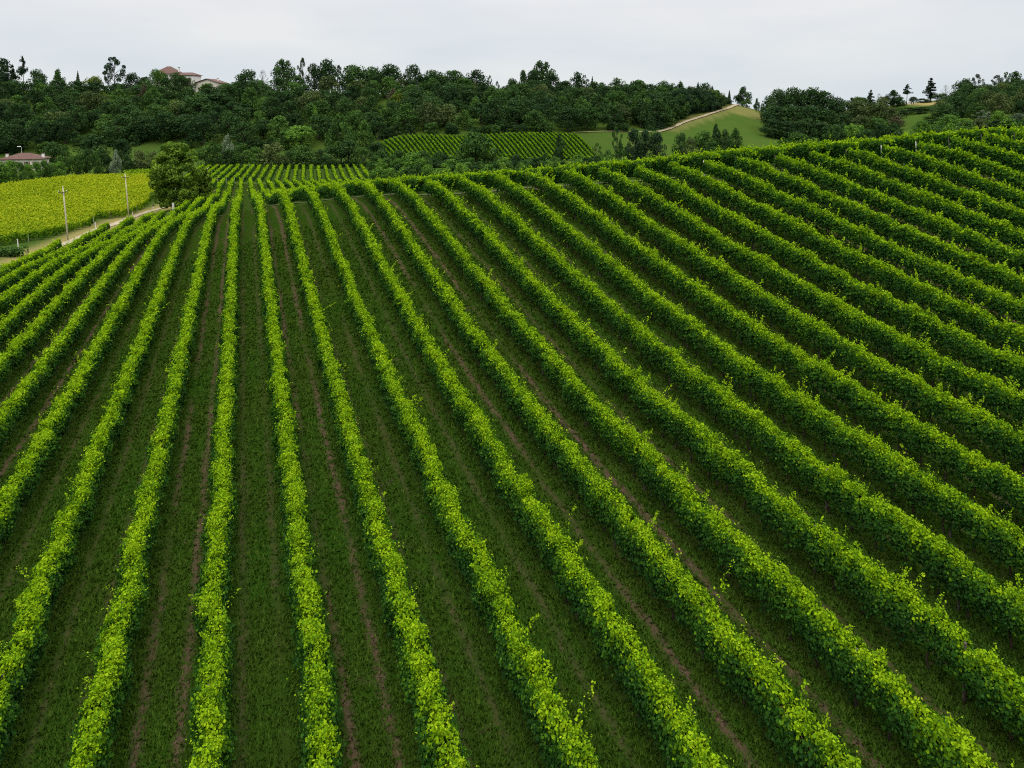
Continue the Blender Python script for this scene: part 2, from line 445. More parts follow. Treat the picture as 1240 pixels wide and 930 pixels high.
M_ground = ground_mat()
M_grass = leaf_mat('grass_blades', [(0, (.018, .042, .004)), (.5, (.036, .080, .006)), (1, (.080, .128, .015))], trans=.25, varscale=.3, var=.2)

# ------------------------------------------------------------------ world plan of the near vineyard
YEND = {-9: 120, -8: 142, -7: 152, -6: 160, -5: 151, -4: 141, -3: 135, -2: 131, -1: 122, 0: 112, 1: 102, 2: 94, 3: 88, 4: 85, 5: 82, 6: 79, 7: 72.6, 8: 69.5, 9: 66.5, 10: 65.3, 11: 62.3, 12: 60.5, 13: 58.2, 14: 57, 15: 55.4, 16: 54.3, 17: 52.3, 18: 51, 19: 49.5, 20: 48.2, 21: 47, 22: 46, 23: 45, 24: 44, 25: 43, 26: 42.2}
YBEG = {-9: 88, -8: 76, -7: 65, -6: 56, -5: 45, -4: 36, -3: 26, -2: 16, -1: 12, 0: 10, 1: 9, 2: 8, 3: 7, 4: 7, 5: 5, 6: 4, 7: 5, 8: 7, 9: 9, 10: 11, 11: 13, 12: 15, 13: 17, 14: 19, 15: 21, 16: 23, 17: 25, 18: 28, 19: 30, 20: 31, 21: 33, 22: 35, 23: 36, 24: 37, 25: 37, 26: 37}
def rowx(i): return (i - I0) * SP
_ri = np.array(sorted(YEND)); _ry = np.array([YEND[i] for i in _ri], float)
def yend_at(x): return np.interp(np.asarray(x) / SP + I0, _ri, _ry)

# road beside the yellow field: ground points on the sight lines of its centre line
road_px = [(-45, 82), (0, 90), (28, 97), (50, 104), (74, 111.5), (100, 122), (125, 135), (149, 147), (170, 160), (186, 168), (198, 174), (210, 180), (225, 188), (250, 200)]
ROAD = np.array([at(u, zc) for u, zc in road_px])

# track climbing the far meadow hill
track_px = [(690, 346), (715, 348), (750, 352), (795, 358), (806, 364), (815, 371), (826, 380), (838, 388), (852, 396), (866, 406), (880, 419), (893, 433), (897, 445)]
TRK = np.array([at(u, zc) for u, zc in track_px])


def seg_dist(P, L):
    d = np.full(len(P), 1e9)
    for a, b in zip(L[:-1, :2], L[1:, :2]):
        ab = b - a
        t = np.clip(((P - a) @ ab) / (ab @ ab), 0, 1)
        d = np.minimum(d, np.hypot(*(P - (a + t[:, None] * ab)).T))
    return d


# ------------------------------------------------------------------ ground sheet (polar grid, fine ahead of the lens)
ang = np.concatenate([np.arange(-48, 48.01, .36), np.arange(51, 312, 3.0)])
rad = 2.5 * 1.0205 ** np.arange(0, 312)
_a = np.radians(ang) + PSI
gx = rad[:, None] * np.sin(_a)[None]; gy = rad[:, None] * np.cos(_a)[None]
gz = Z(gx, gy)
na, nr = len(ang), len(rad)
V = np.stack([gx, gy, gz], -1).reshape(-1, 3)
V = np.vstack([V, [[0, 0, z1(0, 0)]]])
i_, j_ = np.meshgrid(np.arange(nr - 1), np.arange(na), indexing='ij')
j2 = (j_ + 1) % na
Q = np.stack([i_ * na + j_, i_ * na + j2, (i_ + 1) * na + j2, (i_ + 1) * na + j_], -1).reshape(-1, 4)[:, ::-1]
T = np.stack([np.full(na, len(V) - 1), np.arange(na), (np.arange(na) + 1) % na], -1)[:, ::-1]
gm = mesh_np('ground', V, Q, T, smooth=True)
vin = np.zeros(len(V))
xi = V[:, 0] / SP + I0
ok = (xi > -9.6) & (xi < 34) & (V[:, 1] > -60)
ye = yend_at(V[:, 0])
vin[ok & (V[:, 1] < ye + 5)] = 1
depth = V[:, 0] * ss + V[:, 1] * cs
_du = V[:, 0] * cs - V[:, 1] * ss
_u = UC + FPX * _du / np.maximum(depth, 1)
vin[(depth > 302) & (depth < 342) & (_u > 450) & (_u < 740)] = .25
vin[(xi > -5) & (xi < 28) & (V[:, 1] > ye + 4) & (depth < 240)] = .55
a_ = gm.attributes.new('vineyard', 'FLOAT', 'POINT'); a_.data.foreach_set('value', vin.astype(np.float32))
dr = np.clip(1.3 - seg_dist(V[:, :2], ROAD) / 3.6, 0, .8)
dr = np.maximum(dr, np.clip(1 - seg_dist(V[:, :2], TRK[5:]) / 7.0, 0, .35))
tan_c = at(1118, 447)
dr = np.maximum(dr, np.clip(1.6 - np.hypot(V[:, 0] - tan_c[0], V[:, 1] - tan_c[1]) / 11.0, 0, .9))
top_c = at(893, 425)
dr = np.maximum(dr, np.clip(1.0 - np.hypot(V[:, 0] - top_c[0], V[:, 1] - top_c[1]) / 22.0, 0, .4))
a_ = gm.attributes.new('dry', 'FLOAT', 'POINT'); a_.data.foreach_set('value', dr.astype(np.float32))
tag(link('ground', gm, M_ground), kind='structure')


def ribbon(name, L, width, mat, lift=.06, step=1.5, seed=1, wob=.12):
    L = np.asarray(L)[:, :2]
    s = np.concatenate([[0], np.cumsum(np.hypot(*np.diff(L, axis=0).T))])
    t = np.arange(0, s[-1], step)
    # smooth the corner points a little
    px = np.interp(t, s, L[:, 0]); py = np.interp(t, s, L[:, 1])
    k = np.ones(5) / 5
    pad = lambda a: np.convolve(np.pad(a, 2, mode='edge'), k, 'valid')
    px, py = pad(px), pad(py)
    dx, dy = np.gradient(px), np.gradient(py)
    n = np.hypot(dx, dy); nx, ny = -dy / n, dx / n
    cols = []
    for k_ in (-1, -.33, .33, 1):
        w = width / 2 * k_ * (1 + wob * nz(t, seed + 40 + int(k_ * 10), [9, 3], [1, .6]))
        X, Y = px + nx * w, py + ny * w
        cols.append(np.stack([X, Y, Z(X, Y) + lift], -1))
    P = np.stack(cols, 1).reshape(-1, 3)
    a = np.arange(len(t) - 1)
    q = np.concatenate([np.stack([a * 4 + c, a * 4 + c + 1, (a + 1) * 4 + c + 1, (a + 1) * 4 + c], -1) for c in range(3)])
    return tag(link(name, mesh_np(name, P, q[:, ::-1], smooth=True), mat), kind='structure')


ribbon('gravel_road', ROAD, 1.5, M_track, .10, 1.2)
ribbon('hill_track', TRK[3:], 1.9, M_track2, .45, 2.0)
ribbon('meadow_path', TRK[:4], .9, M_track2, .40, 2.0)
hl = [(rowx(i), YEND[i] + 1.7) for i in sorted(YEND) if i >= -3] + [(rowx(29), 42)]
ribbon('headland_path', hl, .55, M_headland, .07, 1.0, 5, .3)

# ------------------------------------------------------------------ leaves
CAMP = np.array([0, 0, CZ])


def leaf_cards(pos, nrm, tip, size, wide, r, shaped=True):
    """pointed, slightly cupped leaf blades: six corners and two quads each"""
    n = nrm / np.linalg.norm(nrm, axis=1, keepdims=True)
    t = tip - (tip * n).sum(1, keepdims=True) * n
    t /= np.linalg.norm(t, axis=1, keepdims=True) + 1e-9
    b = np.cross(n, t)
    s = size[:, None]; w = wide[:, None]
    if shaped:
        P = [pos - t * s * .42,
             pos - t * s * .30 + b * s * w * .52 + n * s * .10,
             pos + t * s * .14 + b * s * w * .50 + n * s * .14,
             pos + t * s * .60 - n * s * .10,
             pos + t * s * .14 - b * s * w * .50 + n * s * .14,
             pos - t * s * .30 - b * s * w * .52 + n * s * .10]
        k = np.arange(len(pos))[:, None] * 6
        q = np.concatenate([k + [0, 1, 2, 3], k + [0, 3, 4, 5]])
        return np.stack(P, 1).reshape(-1, 3), q, 6
    P = [pos - t * s * .45, pos + b * s * w * .5 + n * s * .1, pos + t * s * .55 - n * s * .06, pos - b * s * w * .5 + n * s * .1]
    k = np.arange(len(pos))[:, None] * 4
    return np.stack(P, 1).reshape(-1, 3), k + [0, 1, 2, 3], 4


class Leaves:
    def __init__(self): self.V = []; self.Q = []; self.T = []; self.o = 0

    def add(self, pos, nrm, tip, size, wide, tone, shaped, r):
        v, q, k = leaf_cards(pos, nrm, tip, size, wide, r, shaped)
        self.V.append(v); self.Q.append(q + self.o); self.o += len(v)
        self.T.append(np.repeat(tone, k))

    def mesh(self, name):
        return mesh_np(name, np.concatenate(self.V), np.concatenate(self.Q), tone=np.concatenate(self.T))


def unit(a): return a / (np.linalg.norm(a, axis=-1, keepdims=True) + 1e-9)


def vine_foliage(line, seed, h=1.72, w=.74, smin=.068, sk=.00195, cover=2.1, shoots=7.0, lo=.58, tone0=0.0, smax=.6, young=1.0, tsd=1.0):
    """the leaf wall of one trellised row along a ground polyline (n x 3)"""
    r = np.random.default_rng(seed)
    L = np.asarray(line)
    s = np.concatenate([[0], np.cumsum(np.linalg.norm(np.diff(L, axis=0), axis=1))])
    tot = s[-1]
    tb = np.arange(0, tot, .5) + .25
    Pb = np.stack([np.interp(tb, s, L[:, k]) for k in range(3)], -1)
    d = np.linalg.norm(Pb - CAMP, axis=1)
    size_b = np.clip(sk * d, smin, smax)
    dens = cover * (2 * (h - lo) + w) / (size_b ** 2 * .62)
    dens *= 1 + .22 * nz(tb, seed + 1, [5, 1.6], [.6, .6])
    cnt = r.poisson(np.clip(dens, 2, None) * .5)
    bi = np.repeat(np.arange(len(tb)), cnt)
    n = len(bi)
    t = tb[bi] + r.uniform(-.25, .25, n)
    t = np.clip(t, 0, tot)
    base = np.stack([np.interp(t, s, L[:, k]) for k in range(3)], -1)
    dirv = unit(np.stack([np.interp(t, s, np.gradient(L[:, k], s)) for k in range(3)], -1))
    lat = np.stack([dirv[:, 1], -dirv[:, 0], np.zeros(n)], -1); lat = unit(lat)
    up = np.array([0, 0, 1.0])
    size = size_b[bi] * r.uniform(.62, 1.22, n)
    hN = nz(t, seed + 2, [7, 2.1, .8, .38], [.06, .07, .06, .03])
    off = nz(t, seed + 3, [11, 3.0], [.05, .06])
    kind = r.random(n)
    zig = nz(t, seed + 15, [1.5, .7], [.05, .06])
    side = kind < .76
    sg = np.where(r.random(n) < .5, 1.0, -1.0)
    wl = 1 + np.where(sg > 0, nz(t, seed + 4, [3.2, 1.1, .45], [.12, .10, .07]), nz(t, seed + 5, [3.2, 1.1, .45], [.12, .10, .07]))
    top = h + hN
    zz = np.where(side, lo + (top - .08 - lo) * r.random(n) ** .85, 0)
    lump = np.where(sg > 0, 1, -1) * 0 + nz(t * 1.0 + zz * 2.1, seed + 6, [1.1, .4], [.09, .08])
    rel = (zz - lo) / (h - lo)
    rc = np.clip(rel, 0, 1)
    prof = np.where(rc < .62, .80 + .28 * np.sin(rc / .62 * 1.9), 1.06 - 1.35 * (rc - .62))
    x_side = sg * w / 2 * np.clip(wl + lump, .45, 1.7) * prof * (1 - .5 * r.random(n) ** 2)
    x_top = r.uniform(-.5, .5, n) * w * .62
    x = np.where(side, x_side, x_top) + off + r.normal(0, .045, n) + np.where(side, 0, zig)
    zt = top - .14 + .24 * r.random(n) ** 1.4 - .34 * (2 * x_top / w) ** 2 - .25 * r.random(n) ** 3
    z = np.where(side, zz, zt)
    # ragged lower edge
    z = np.where(side & (rel < .15), z + .12 * nz(t, seed + 9, [1.0, .5], [1, .8]), z)
    pos = base + lat * x[:, None] + up * z[:, None]
    j = r.normal(0, 1, (n, 3))
    nr_side = lat * (sg * .85)[:, None] + up * .42 + j * .55
    nr_top = lat * (x_top * 1.8)[:, None] + up * .50 + j * .60
    nrm = np.where(side[:, None], nr_side, nr_top)
    tip = np.where(side[:, None], -up + lat * (sg * .5)[:, None] + dirv * r.normal(0, .7, n)[:, None], up * 1.0 + lat * (x_top * 1.5)[:, None] + j * .45)
    tone = np.where(side, (.13 + .42 * np.clip(rel, 0, 1) ** 2.9) + r.normal(0, .12, n) * tsd, .645 * young + r.normal(0, .11, n) * tsd) + tone0 + nz(t + 9.0 * sg * side, seed + 12, [6, 1.5, .5], [.04, .04, .04])  # leaf age by height, with some top light and side shade painted in
    wide = np.where(side, r.uniform(.75, 1.15, n), r.uniform(.50, .90, n))
    size = size * np.where(side, 1.16, 1.22)
    LV = Leaves()
    near = size_b[bi] < .19
    if near.any():
        m = near; LV.add(pos[m], nrm[m], tip[m], size[m], wide[m], np.clip(tone[m], 0, 1), True, r)
    if (~near).any():
        m = ~near; LV.add(pos[m], nrm[m], tip[m], size[m] * 1.05, wide[m], np.clip(tone[m], 0, 1), False, r)
    # pointed tufts of young growth along the top wire, about one to a vine arm
    if shoots > 0:
        nt_ = max(1, int(tot / (.50 if smin < .1 else .62)))
        tc_ = np.sort(r.uniform(0, tot, nt_))
        dc = np.interp(tc_, tb, d); sc_ = np.interp(tc_, tb, size_b)
        nl = np.clip((42 * (.068 / sc_) ** 1.25 * r.uniform(.4, 1.4, nt_)), 4, 60).astype(int)
        k_ = np.repeat(np.arange(nt_), nl); q_ = len(k_)
        hgt = r.gamma(3.2, .105, nt_); lean = r.normal(0, .62, nt_); lean2 = r.normal(0, .3, nt_); xo = r.normal(0, .10, nt_); vig = r.normal(0, .06, nt_)
        f = r.random(q_) ** .8
        tt = np.clip(tc_[k_] + r.normal(0, 1, q_) * (.09 * (1 - f) + .02) + lean2[k_] * hgt[k_] * f, 0, tot)
        base = np.stack([np.interp(tt, s, L[:, k]) for k in range(3)], -1)
        dv_ = unit(np.stack([np.interp(tt, s, np.gradient(L[:, k], s)) for k in range(3)], -1))
        la = unit(np.stack([dv_[:, 1], -dv_[:, 0], np.zeros(q_)], -1))
        hh = h + nz(tt, seed + 2, [7, 2.1, .8, .38], [.06, .07, .06, .03])
        xx = xo[k_] + lean[k_] * hgt[k_] * f + r.normal(0, 1, q_) * (.10 * (1 - f) + .026) + nz(tt, seed + 3, [11, 3.0], [.05, .06])
        pp = base + la * xx[:, None] + up * (hh - .10 + hgt[k_] * f)[:, None]
        jj = r.normal(0, 1, (q_, 3))
        LV.add(pp, up * .35 + jj * .75, up * 1.1 + jj * .55 + la * lean[k_][:, None] * .6, sc_[k_] * (1.30 - .40 * f) * r.uniform(.7, 1.15, q_), r.uniform(.42, .80, q_),
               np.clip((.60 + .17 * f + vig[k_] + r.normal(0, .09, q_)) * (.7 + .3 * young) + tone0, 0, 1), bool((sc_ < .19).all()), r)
    # shoots standing out of the top and flopping over the sides
    if shoots > 0:
        cl = np.clip(1.05 + 1.0 * nz(tb, seed + 7, [4.0, 1.2], [.7, .9]), .10, 3.0)
        ns = r.poisson(shoots * .5 * np.clip(32 / d, .25, 1) * cl)
        bi = np.repeat(np.arange(len(tb)), ns); m_ = len(bi)
        if m_:
            t = tb[bi] + r.uniform(-.25, .25, m_)
            cc = np.round(t / .58)                                   # shoots rise in tufts, one or two to a vine
            hr = np.random.default_rng(seed + 21); nh = int(tot / .58) + 4
            c_len = hr.uniform(.45, 1.5, nh) ** 1.2; c_lean = hr.normal(0, .55, nh); c_off = hr.uniform(-.2, .2, nh)
            ci = np.clip(cc.astype(int), 0, nh - 1)
            t = np.clip(np.where(r.random(m_) < .78, cc * .58 + c_off[ci] + r.normal(0, .06, m_), t), 0, tot)
            base = np.stack([np.interp(t, s, L[:, k]) for k in range(3)], -1)
            dirv = unit(np.stack([np.interp(t, s, np.gradient(L[:, k], s)) for k in range(3)], -1))
            lat = unit(np.stack([dirv[:, 1], -dirv[:, 0], np.zeros(m_)], -1))
            sg = np.where(r.random(m_) < .5, 1.0, -1.0)
            x0 = sg * r.uniform(.0, .24, m_) * w
            hN = nz(t, seed + 2, [7, 2.1, .8, .38], [.06, .07, .06, .03])
            p0 = base + lat * x0[:, None] + up * (h + hN - .12 - .2 * (np.abs(x0) / w))[:, None]
            flop = r.random(m_) < .07
            ln = np.where(flop, r.uniform(.3, .65, m_), r.uniform(.24, .56, m_)) * np.where(flop, 1, c_len[ci]) * np.where(d[bi] > 45, 1.15, 1)
            ud = np.where(flop, r.uniform(.05, .5, m_), r.uniform(1.0, 1.9, m_))
            dv = unit(up * ud[:, None] + lat * np.where(flop, 0, c_lean[ci])[:, None] + lat * (sg * np.where(flop, 1.0, r.uniform(.1, .7, m_)))[:, None] + dirv * r.normal(0, .35, m_)[:, None])
            sz = size_b[bi]
            ns_ = (d[bi] < 40) & ~flop
            if ns_.any():
                e0 = p0[ns_]; e1 = e0 + dv[ns_] * ln[ns_][:, None] + up * (np.where(flop, -.35, -.06) * ln)[ns_][:, None]
                wv = unit(np.cross(e1 - e0, r.normal(0, 1, e0.shape))) * .008
                q4 = np.stack([e0 - wv, e0 + wv, e1 + wv * .5, e1 - wv * .5], 1).reshape(-1, 3)
                LV.V.append(q4); LV.Q.append(np.arange(len(q4)).reshape(-1, 4) + LV.o); LV.o += len(q4); LV.T.append(np.full(len(q4), .45))
            K = 7
            for k in range(K):
                f = (k + .6) / K
                use = (r.random(m_) < np.clip(1.35 * .16 / sz, .25, 1))
                if not use.any(): continue
                pp = p0 + dv * (ln * f)[:, None] + up * (np.where(flop, -.35, -.06) * ln * f * f)[:, None]
                jj = r.normal(0, 1, (m_, 3))
                altern = lat * (1 if k % 2 else -1)
                pp = pp + (jj * .018 + altern * .030)
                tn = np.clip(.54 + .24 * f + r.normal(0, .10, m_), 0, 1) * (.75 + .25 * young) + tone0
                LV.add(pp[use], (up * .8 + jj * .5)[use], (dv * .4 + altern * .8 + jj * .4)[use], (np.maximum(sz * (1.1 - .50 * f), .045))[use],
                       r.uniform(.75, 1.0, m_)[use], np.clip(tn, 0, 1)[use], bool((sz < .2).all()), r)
    return LV.mesh('foliage')


def ground_line(x0, y0, x1, y1, step=1.0):
    n = max(3, int(math.hypot(x1 - x0, y1 - y0) / step) + 1)
    t = np.linspace(0, 1, n)
    x = x0 + (x1 - x0) * t; y = y0 + (y1 - y0) * t
    return np.stack([x, y, Z(x, y)], -1)


# trunk and posts shared by the rows
def trunk_proto():
    b = MB()
    b.tube([(0, 0, -.12), (.03, .02, .15), (-.02, .04, .42), (.03, -.02, .68), (.02, .05, .86)], [.042, .036, .03, .028, .022], 6)
    b.tube([(.03, -.02, .70), (.03, .25, .80), (.02, .5, .83)], [.02, .016, .012], 5)
    b.tube([(.03, -.02, .68), (.02, -.28, .79), (.03, -.5, .82)], [.02, .016, .012], 5)
    return b.mesh('vine_trunk', True)
def post_proto(name, h, r):
    b = MB(); b.tube([(0, 0, -.3), (.005, 0, h * .5), (0, .01, h)], [r, r * .97, r * .92], 8)
    return b.mesh(name, False)
ME_TRUNK = trunk_proto(); ME_TRUNK.materials.append(M_vinewood)
ME_POST = post_proto('post', 1.62, .042); ME_POST.materials.append(M_post)
ME_ENDPOST = post_proto('end_post', 1.72, .042); ME_ENDPOST.materials.append(M_palepost)

ORD = ['', 'first', 'second', 'third', 'fourth', 'fifth', 'sixth', 'seventh', 'eighth', 'ninth', 'tenth', 'eleventh', 'twelfth', 'thirteenth', 'fourteenth', 'fifteenth', 'sixteenth', 'seventeenth', 'eighteenth', 'nineteenth', 'twentieth', 'twenty-first', 'twenty-second', 'twenty-third', 'twenty-fourth', 'twenty-fifth', 'twenty-sixth', 'twenty-seventh', 'twenty-eighth', 'twenty-ninth', 'thirtieth', 'thirty-first', 'thirty-second', 'thirty-third', 'thirty-fourth', 'thirty-fifth', 'thirty-sixth', 'thirty-seventh', 'thirty-eighth', 'thirty-ninth', 'fortieth']


def inframe(p, mu=25, vmax=955):
    u, v, zc = project(p)
    return zc > 1 and -mu < u < 1240 + mu and v < vmax


n_tr = 0
for i in sorted(YEND):
    x = rowx(i)
    line = ground_line(x, YBEG[i] - 2, x, YEND[i])
    base = line[0]
    root = empty('vine_row', tuple(base))
    if i == 0:
        lab = 'leafy trellised vine row rising almost vertically from the bottom edge of the photo'
    elif i == 1:
        lab = 'leafy vine row on the near hill, directly right of the near-vertical row'
    elif i == -9:
        lab = 'short yellow-tinged vine row right beside the gravel road at the hill edge'
    elif i < 0:
        lab = 'leafy vine row on the near hill, %s to the left of the near-vertical row' % ORD[-i]
    else:
        lab = 'leafy vine row on the near hill, %s to the right of the near-vertical row' % ORD[i]
    tag(root, lab, 'vine row', 'vine rows of the near hillside')
    loc = line - base
    young = 1.0 if i < 9 else 1.0 - .004 * (i - 9)
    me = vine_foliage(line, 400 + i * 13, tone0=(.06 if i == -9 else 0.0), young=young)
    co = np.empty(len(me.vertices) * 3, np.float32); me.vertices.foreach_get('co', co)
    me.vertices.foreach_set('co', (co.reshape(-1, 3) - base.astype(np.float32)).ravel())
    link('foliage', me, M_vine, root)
    # posts every 5.4 m, an end post, trunks where they can be seen
    for y in np.arange(YEND[i] - 5.4, YBEG[i], -5.4):
        p = np.array([x, y, z1(x, y)])
        if inframe(p):
            link('post', ME_POST, None, root, tuple(p - base + np.array([rng.normal(0, .02), 0, 0])), (0, 0, rng.uniform(0, 3)))
    p = np.array([x, YEND[i] + .25, z1(x, YEND[i] + .25)])
    link('end_post', ME_ENDPOST, M_palepost if i in (15, 20, 21) else M_post, root, tuple(p - base), (R(-6), 0, 0))
    c = 0
    for y in np.arange(YBEG[i], YEND[i] - .5, 1.15):
        yy = y + rng.normal(0, .08)
        p = np.array([x + rng.normal(0, .03), yy, z1(x, yy)])
        if p @ FWD + 0 < 62 and inframe(p) and c < 90 and (i > 3 or y < 40):
            o = link('vine_trunk', ME_TRUNK, None, root, tuple(p - base), (rng.normal(0, .06), rng.normal(0, .06), rng.choice([0, math.pi]) + rng.normal(0, .15)))
            o.scale = (1, 1, rng.uniform(.88, 1.1)); c += 1; n_tr += 1
print('trunks', n_tr)

# ------------------------------------------------------------------ vine rows beyond the headland
def far_row(line, lab, group, mat, seed, cat='vine row', posts=(), **kw):
    base = line[0]
    root = empty('vine_row', tuple(base))
    tag(root, lab, cat, group)
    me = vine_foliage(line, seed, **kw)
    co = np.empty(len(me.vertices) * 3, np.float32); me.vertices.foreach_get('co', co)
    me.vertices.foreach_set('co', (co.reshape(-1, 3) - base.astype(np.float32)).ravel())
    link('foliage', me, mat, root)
    for p in posts:
        link('end_post', ME_ENDPOST, None, root, tuple(np.asarray(p) - base))
    return root


for i in range(-4, 33):
    x = rowx(i)
    y0 = yend_at(x) + (3.6 if i < 13 else 3.0)
    kink = (238 - x * ss) / cs
    y1 = kink if i <= 15 else y0 + 26
    line = ground_line(x, y0, x, y1, 2.0)
    k = i + 5
    far_row(line, 'green vine row of the block behind the headland path, %s from the left' % ORD[k], 'vine rows behind the headland path',
            M_vine_far if False else M_vine, 900 + i * 7, posts=[(x, y1 + .2, z1(x, y1))] if i <= 15 else [], shoots=2.0, smin=.16, sk=.0022, cover=1.7, w=.85, young=1.06)

for i in range(-7, 16):
    x = rowx(i) + .6
    y0 = (244 - x * ss) / cs
    dd = np.array([math.sin(R(4.7)), math.cos(R(4.7))])
    z0 = x * ss + y0 * cs
    ln = (289 - z0) / (dd[0] * ss + dd[1] * cs)
    line = ground_line(x, y0, x + dd[0] * ln, y0 + dd[1] * ln, 3.0)
    k = i + 8
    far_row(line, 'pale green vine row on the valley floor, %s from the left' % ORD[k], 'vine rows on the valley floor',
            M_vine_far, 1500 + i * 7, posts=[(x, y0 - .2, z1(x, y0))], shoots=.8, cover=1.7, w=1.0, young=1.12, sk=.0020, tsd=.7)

# ------------------------------------------------------------------ yellow field on the left: rows lying across the view
UR = [(106, -30), (109, 8), (113, 38), (116, 58), (123, 82), (132, 108), (138, 114), (147, 116), (149, 145), (160, 164), (174, 178), (188, 189), (204, 194), (255, 197), (270, 198)]
zc = 107.0; k = 0
while zc < 260:
    ur = np.interp(zc, [a for a, _ in UR], [b for _, b in UR])
    tilt = 5.0
    ul = max(-70, np.interp(zc, [218, 222, 262], [-70, -5, 92]))
    if ur - ul < 20: zc += 2.75; continue
    a = at(ul, zc - tilt * .5); b = at(ur, zc + tilt * .5)
    line = ground_line(a[0], a[1], b[0], b[1], 2.5)
    if k == 0: lab = 'nearest vine row of the yellow-green field, beside the gravel road'
    elif zc > 257: lab = 'farthest vine row of the yellow-green field, along the foot of the hedge'
    else: lab = 'yellow-green vine row inside the flat field left of the gravel road'
    far_row(line, lab, 'vine rows of the yellow-green field', M_vine_yellow, 3000 + k * 11, posts=[tuple(b)] if k % 9 == 2 else [],
            h=1.85, w=1.2, cover=1.4, sk=.0019, tsd=.55, shoots=1.6, lo=.3, young=.95, tone0=-.16 * max(0, 1 - k / 4))
    zc += 2.75; k += 1
# greener rows at the far right corner of that field
for k in range(3):
    a = at(150, 262 + k * 5); b = at(196, 266 + k * 5)
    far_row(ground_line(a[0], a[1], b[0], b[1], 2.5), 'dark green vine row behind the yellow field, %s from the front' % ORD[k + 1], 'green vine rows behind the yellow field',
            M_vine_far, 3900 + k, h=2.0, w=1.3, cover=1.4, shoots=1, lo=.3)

# ------------------------------------------------------------------ vineyard strip under the far wood
for k in range(44):
    f = k / 43
    ut = 455 + 240 * f
    pt = at(ut, 333 + 7 * f); pb = at(ut + 22 + 10 * f, 303)
    far_row(ground_line(pt[0], pt[1], pb[0], pb[1], 2.0), 'thin vine row inside the steep far strip below the wood' if 0 < k < 43 else
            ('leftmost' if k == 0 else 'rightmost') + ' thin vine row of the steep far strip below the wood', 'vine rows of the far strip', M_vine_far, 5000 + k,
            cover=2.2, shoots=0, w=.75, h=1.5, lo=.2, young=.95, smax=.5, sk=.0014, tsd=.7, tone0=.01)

# ------------------------------------------------------------------ grass tufts on the aisles close to the lens
r = np.random.default_rng(21)
m = 190000
uu = r.uniform(-30, 1270, m); q = r.random(m)
dep = 12 + 60 * q ** 1.8
x = dep * ss + (uu - UC) / FPX * dep * cs; y = dep * cs - (uu - UC) / FPX * dep * ss
keep = (y < yend_at(x) - 1) & (x / SP + I0 > -8)
x, y, dep = x[keep], y[keep], dep[keep]
fr = np.abs(((x / SP + I0) % 1) - .5)
keep = (np.abs(np.abs(fr) - .2) > .05) | (r.random(len(x)) < .3)
x, y, dep = x[keep], y[keep], dep[keep]
z = Z(x, y)
P = []; TN = []
for b in range(3):
    a = r.uniform(0, 6.28, len(x)); ln = r.uniform(.035, .085, len(x)) * (1 + dep / 60); wd = r.uniform(.012, .022, len(x)) * (1 + dep / 18)
    cx = x + r.normal(0, .05, len(x)); cy = y + r.normal(0, .05, len(x))
    le = ln * r.uniform(.4, 1.2, len(x))
    P.append(np.stack([np.stack([cx - np.sin(a) * wd, cy + np.cos(a) * wd, z - .01], -1), np.stack([cx + np.sin(a) * wd, cy - np.cos(a) * wd, z - .01], -1),
                       np.stack([cx + np.cos(a) * le, cy + np.sin(a) * le, z + ln], -1)], 1))
    TN.append(np.repeat(np.clip(r.normal(.45, .16, len(x)), 0, 1), 3))
P = np.concatenate(P).reshape(-1, 3)
gme = mesh_np('grass', P, None, np.arange(len(P)).reshape(-1, 3), tone=np.concatenate(TN))
tag(link('grass', gme, M_grass), 'short green grass growing in the aisles between the vine rows', 'grass', kind='stuff')

# ------------------------------------------------------------------ trees
def lobes_to_cards(lobes, ncards, csize, r, flat=0.0):
    """leaf sprays over the skin of many small lobes"""
    pos = []; nr = []; tn = []
    area = np.array([(l[3] * l[3] + l[3] * l[4] * 2) for l in lobes]); area /= area.sum()
    for (cx, cy, cz, rr, rz), a in zip(lobes, area):
        n = max(6, int(ncards * a))
        d = unit(r.normal(0, 1, (n, 3)) + np.array([0, 0, .25]))
        q = r.uniform(.72, 1.06, n)[:, None]
        pos.append(np.array([cx, cy, cz]) + d * np.array([rr, rr, rz]) * q)
        nr.append(d * np.array([1, 1, 1.2]) + r.normal(0, .45, (n, 3)))
        tn.append(np.clip(.42 + .20 * d[:, 2] + r.normal(0, .15, n) + r.normal(0, .12), 0, 1))  # tone rises towards the upper side of each lobe
    pos = np.concatenate(pos); nr = np.concatenate(nr); tn = np.concatenate(tn)
    n = len(pos)
    L = Leaves()
    L.add(pos, nr, r.normal(0, 1, (n, 3)) - np.array([0, 0, flat]), csize * r.uniform(.6, 1.35, n), r.uniform(.6, 1.0, n), tn, False, r)
    return L


def crown_round(seed, n_l=46, nc=2600, cs_=.055, wy=.5, z0=.18, top=1.0, lump=.15, squash=1.0, gap=0.0):
    """broad-leaved crown inside a unit-height envelope: an uneven cauliflower of lobes"""
    r = np.random.default_rng(seed)
    lob = []
    for k in range(n_l):
        th = r.uniform(0, 6.28); q = r.random() ** .55
        zf = r.random()
        env = math.sin(math.pi * (zf * .80 + .14)) ** .75
        rr = wy * env * q
        lr = lump * r.uniform(.65, 1.3) * wy / .5
        z = z0 + (top - z0 - lr) * zf + lr * .3
        lob.append((rr * math.cos(th), rr * math.sin(th) * squash, z, lr, lr * r.uniform(.7, 1.0)))
    lob.append((0, 0, top - lump * .8, lump * .8, lump * .8))
    return lobes_to_cards(lob, nc, cs_, r, .2).mesh('crown')


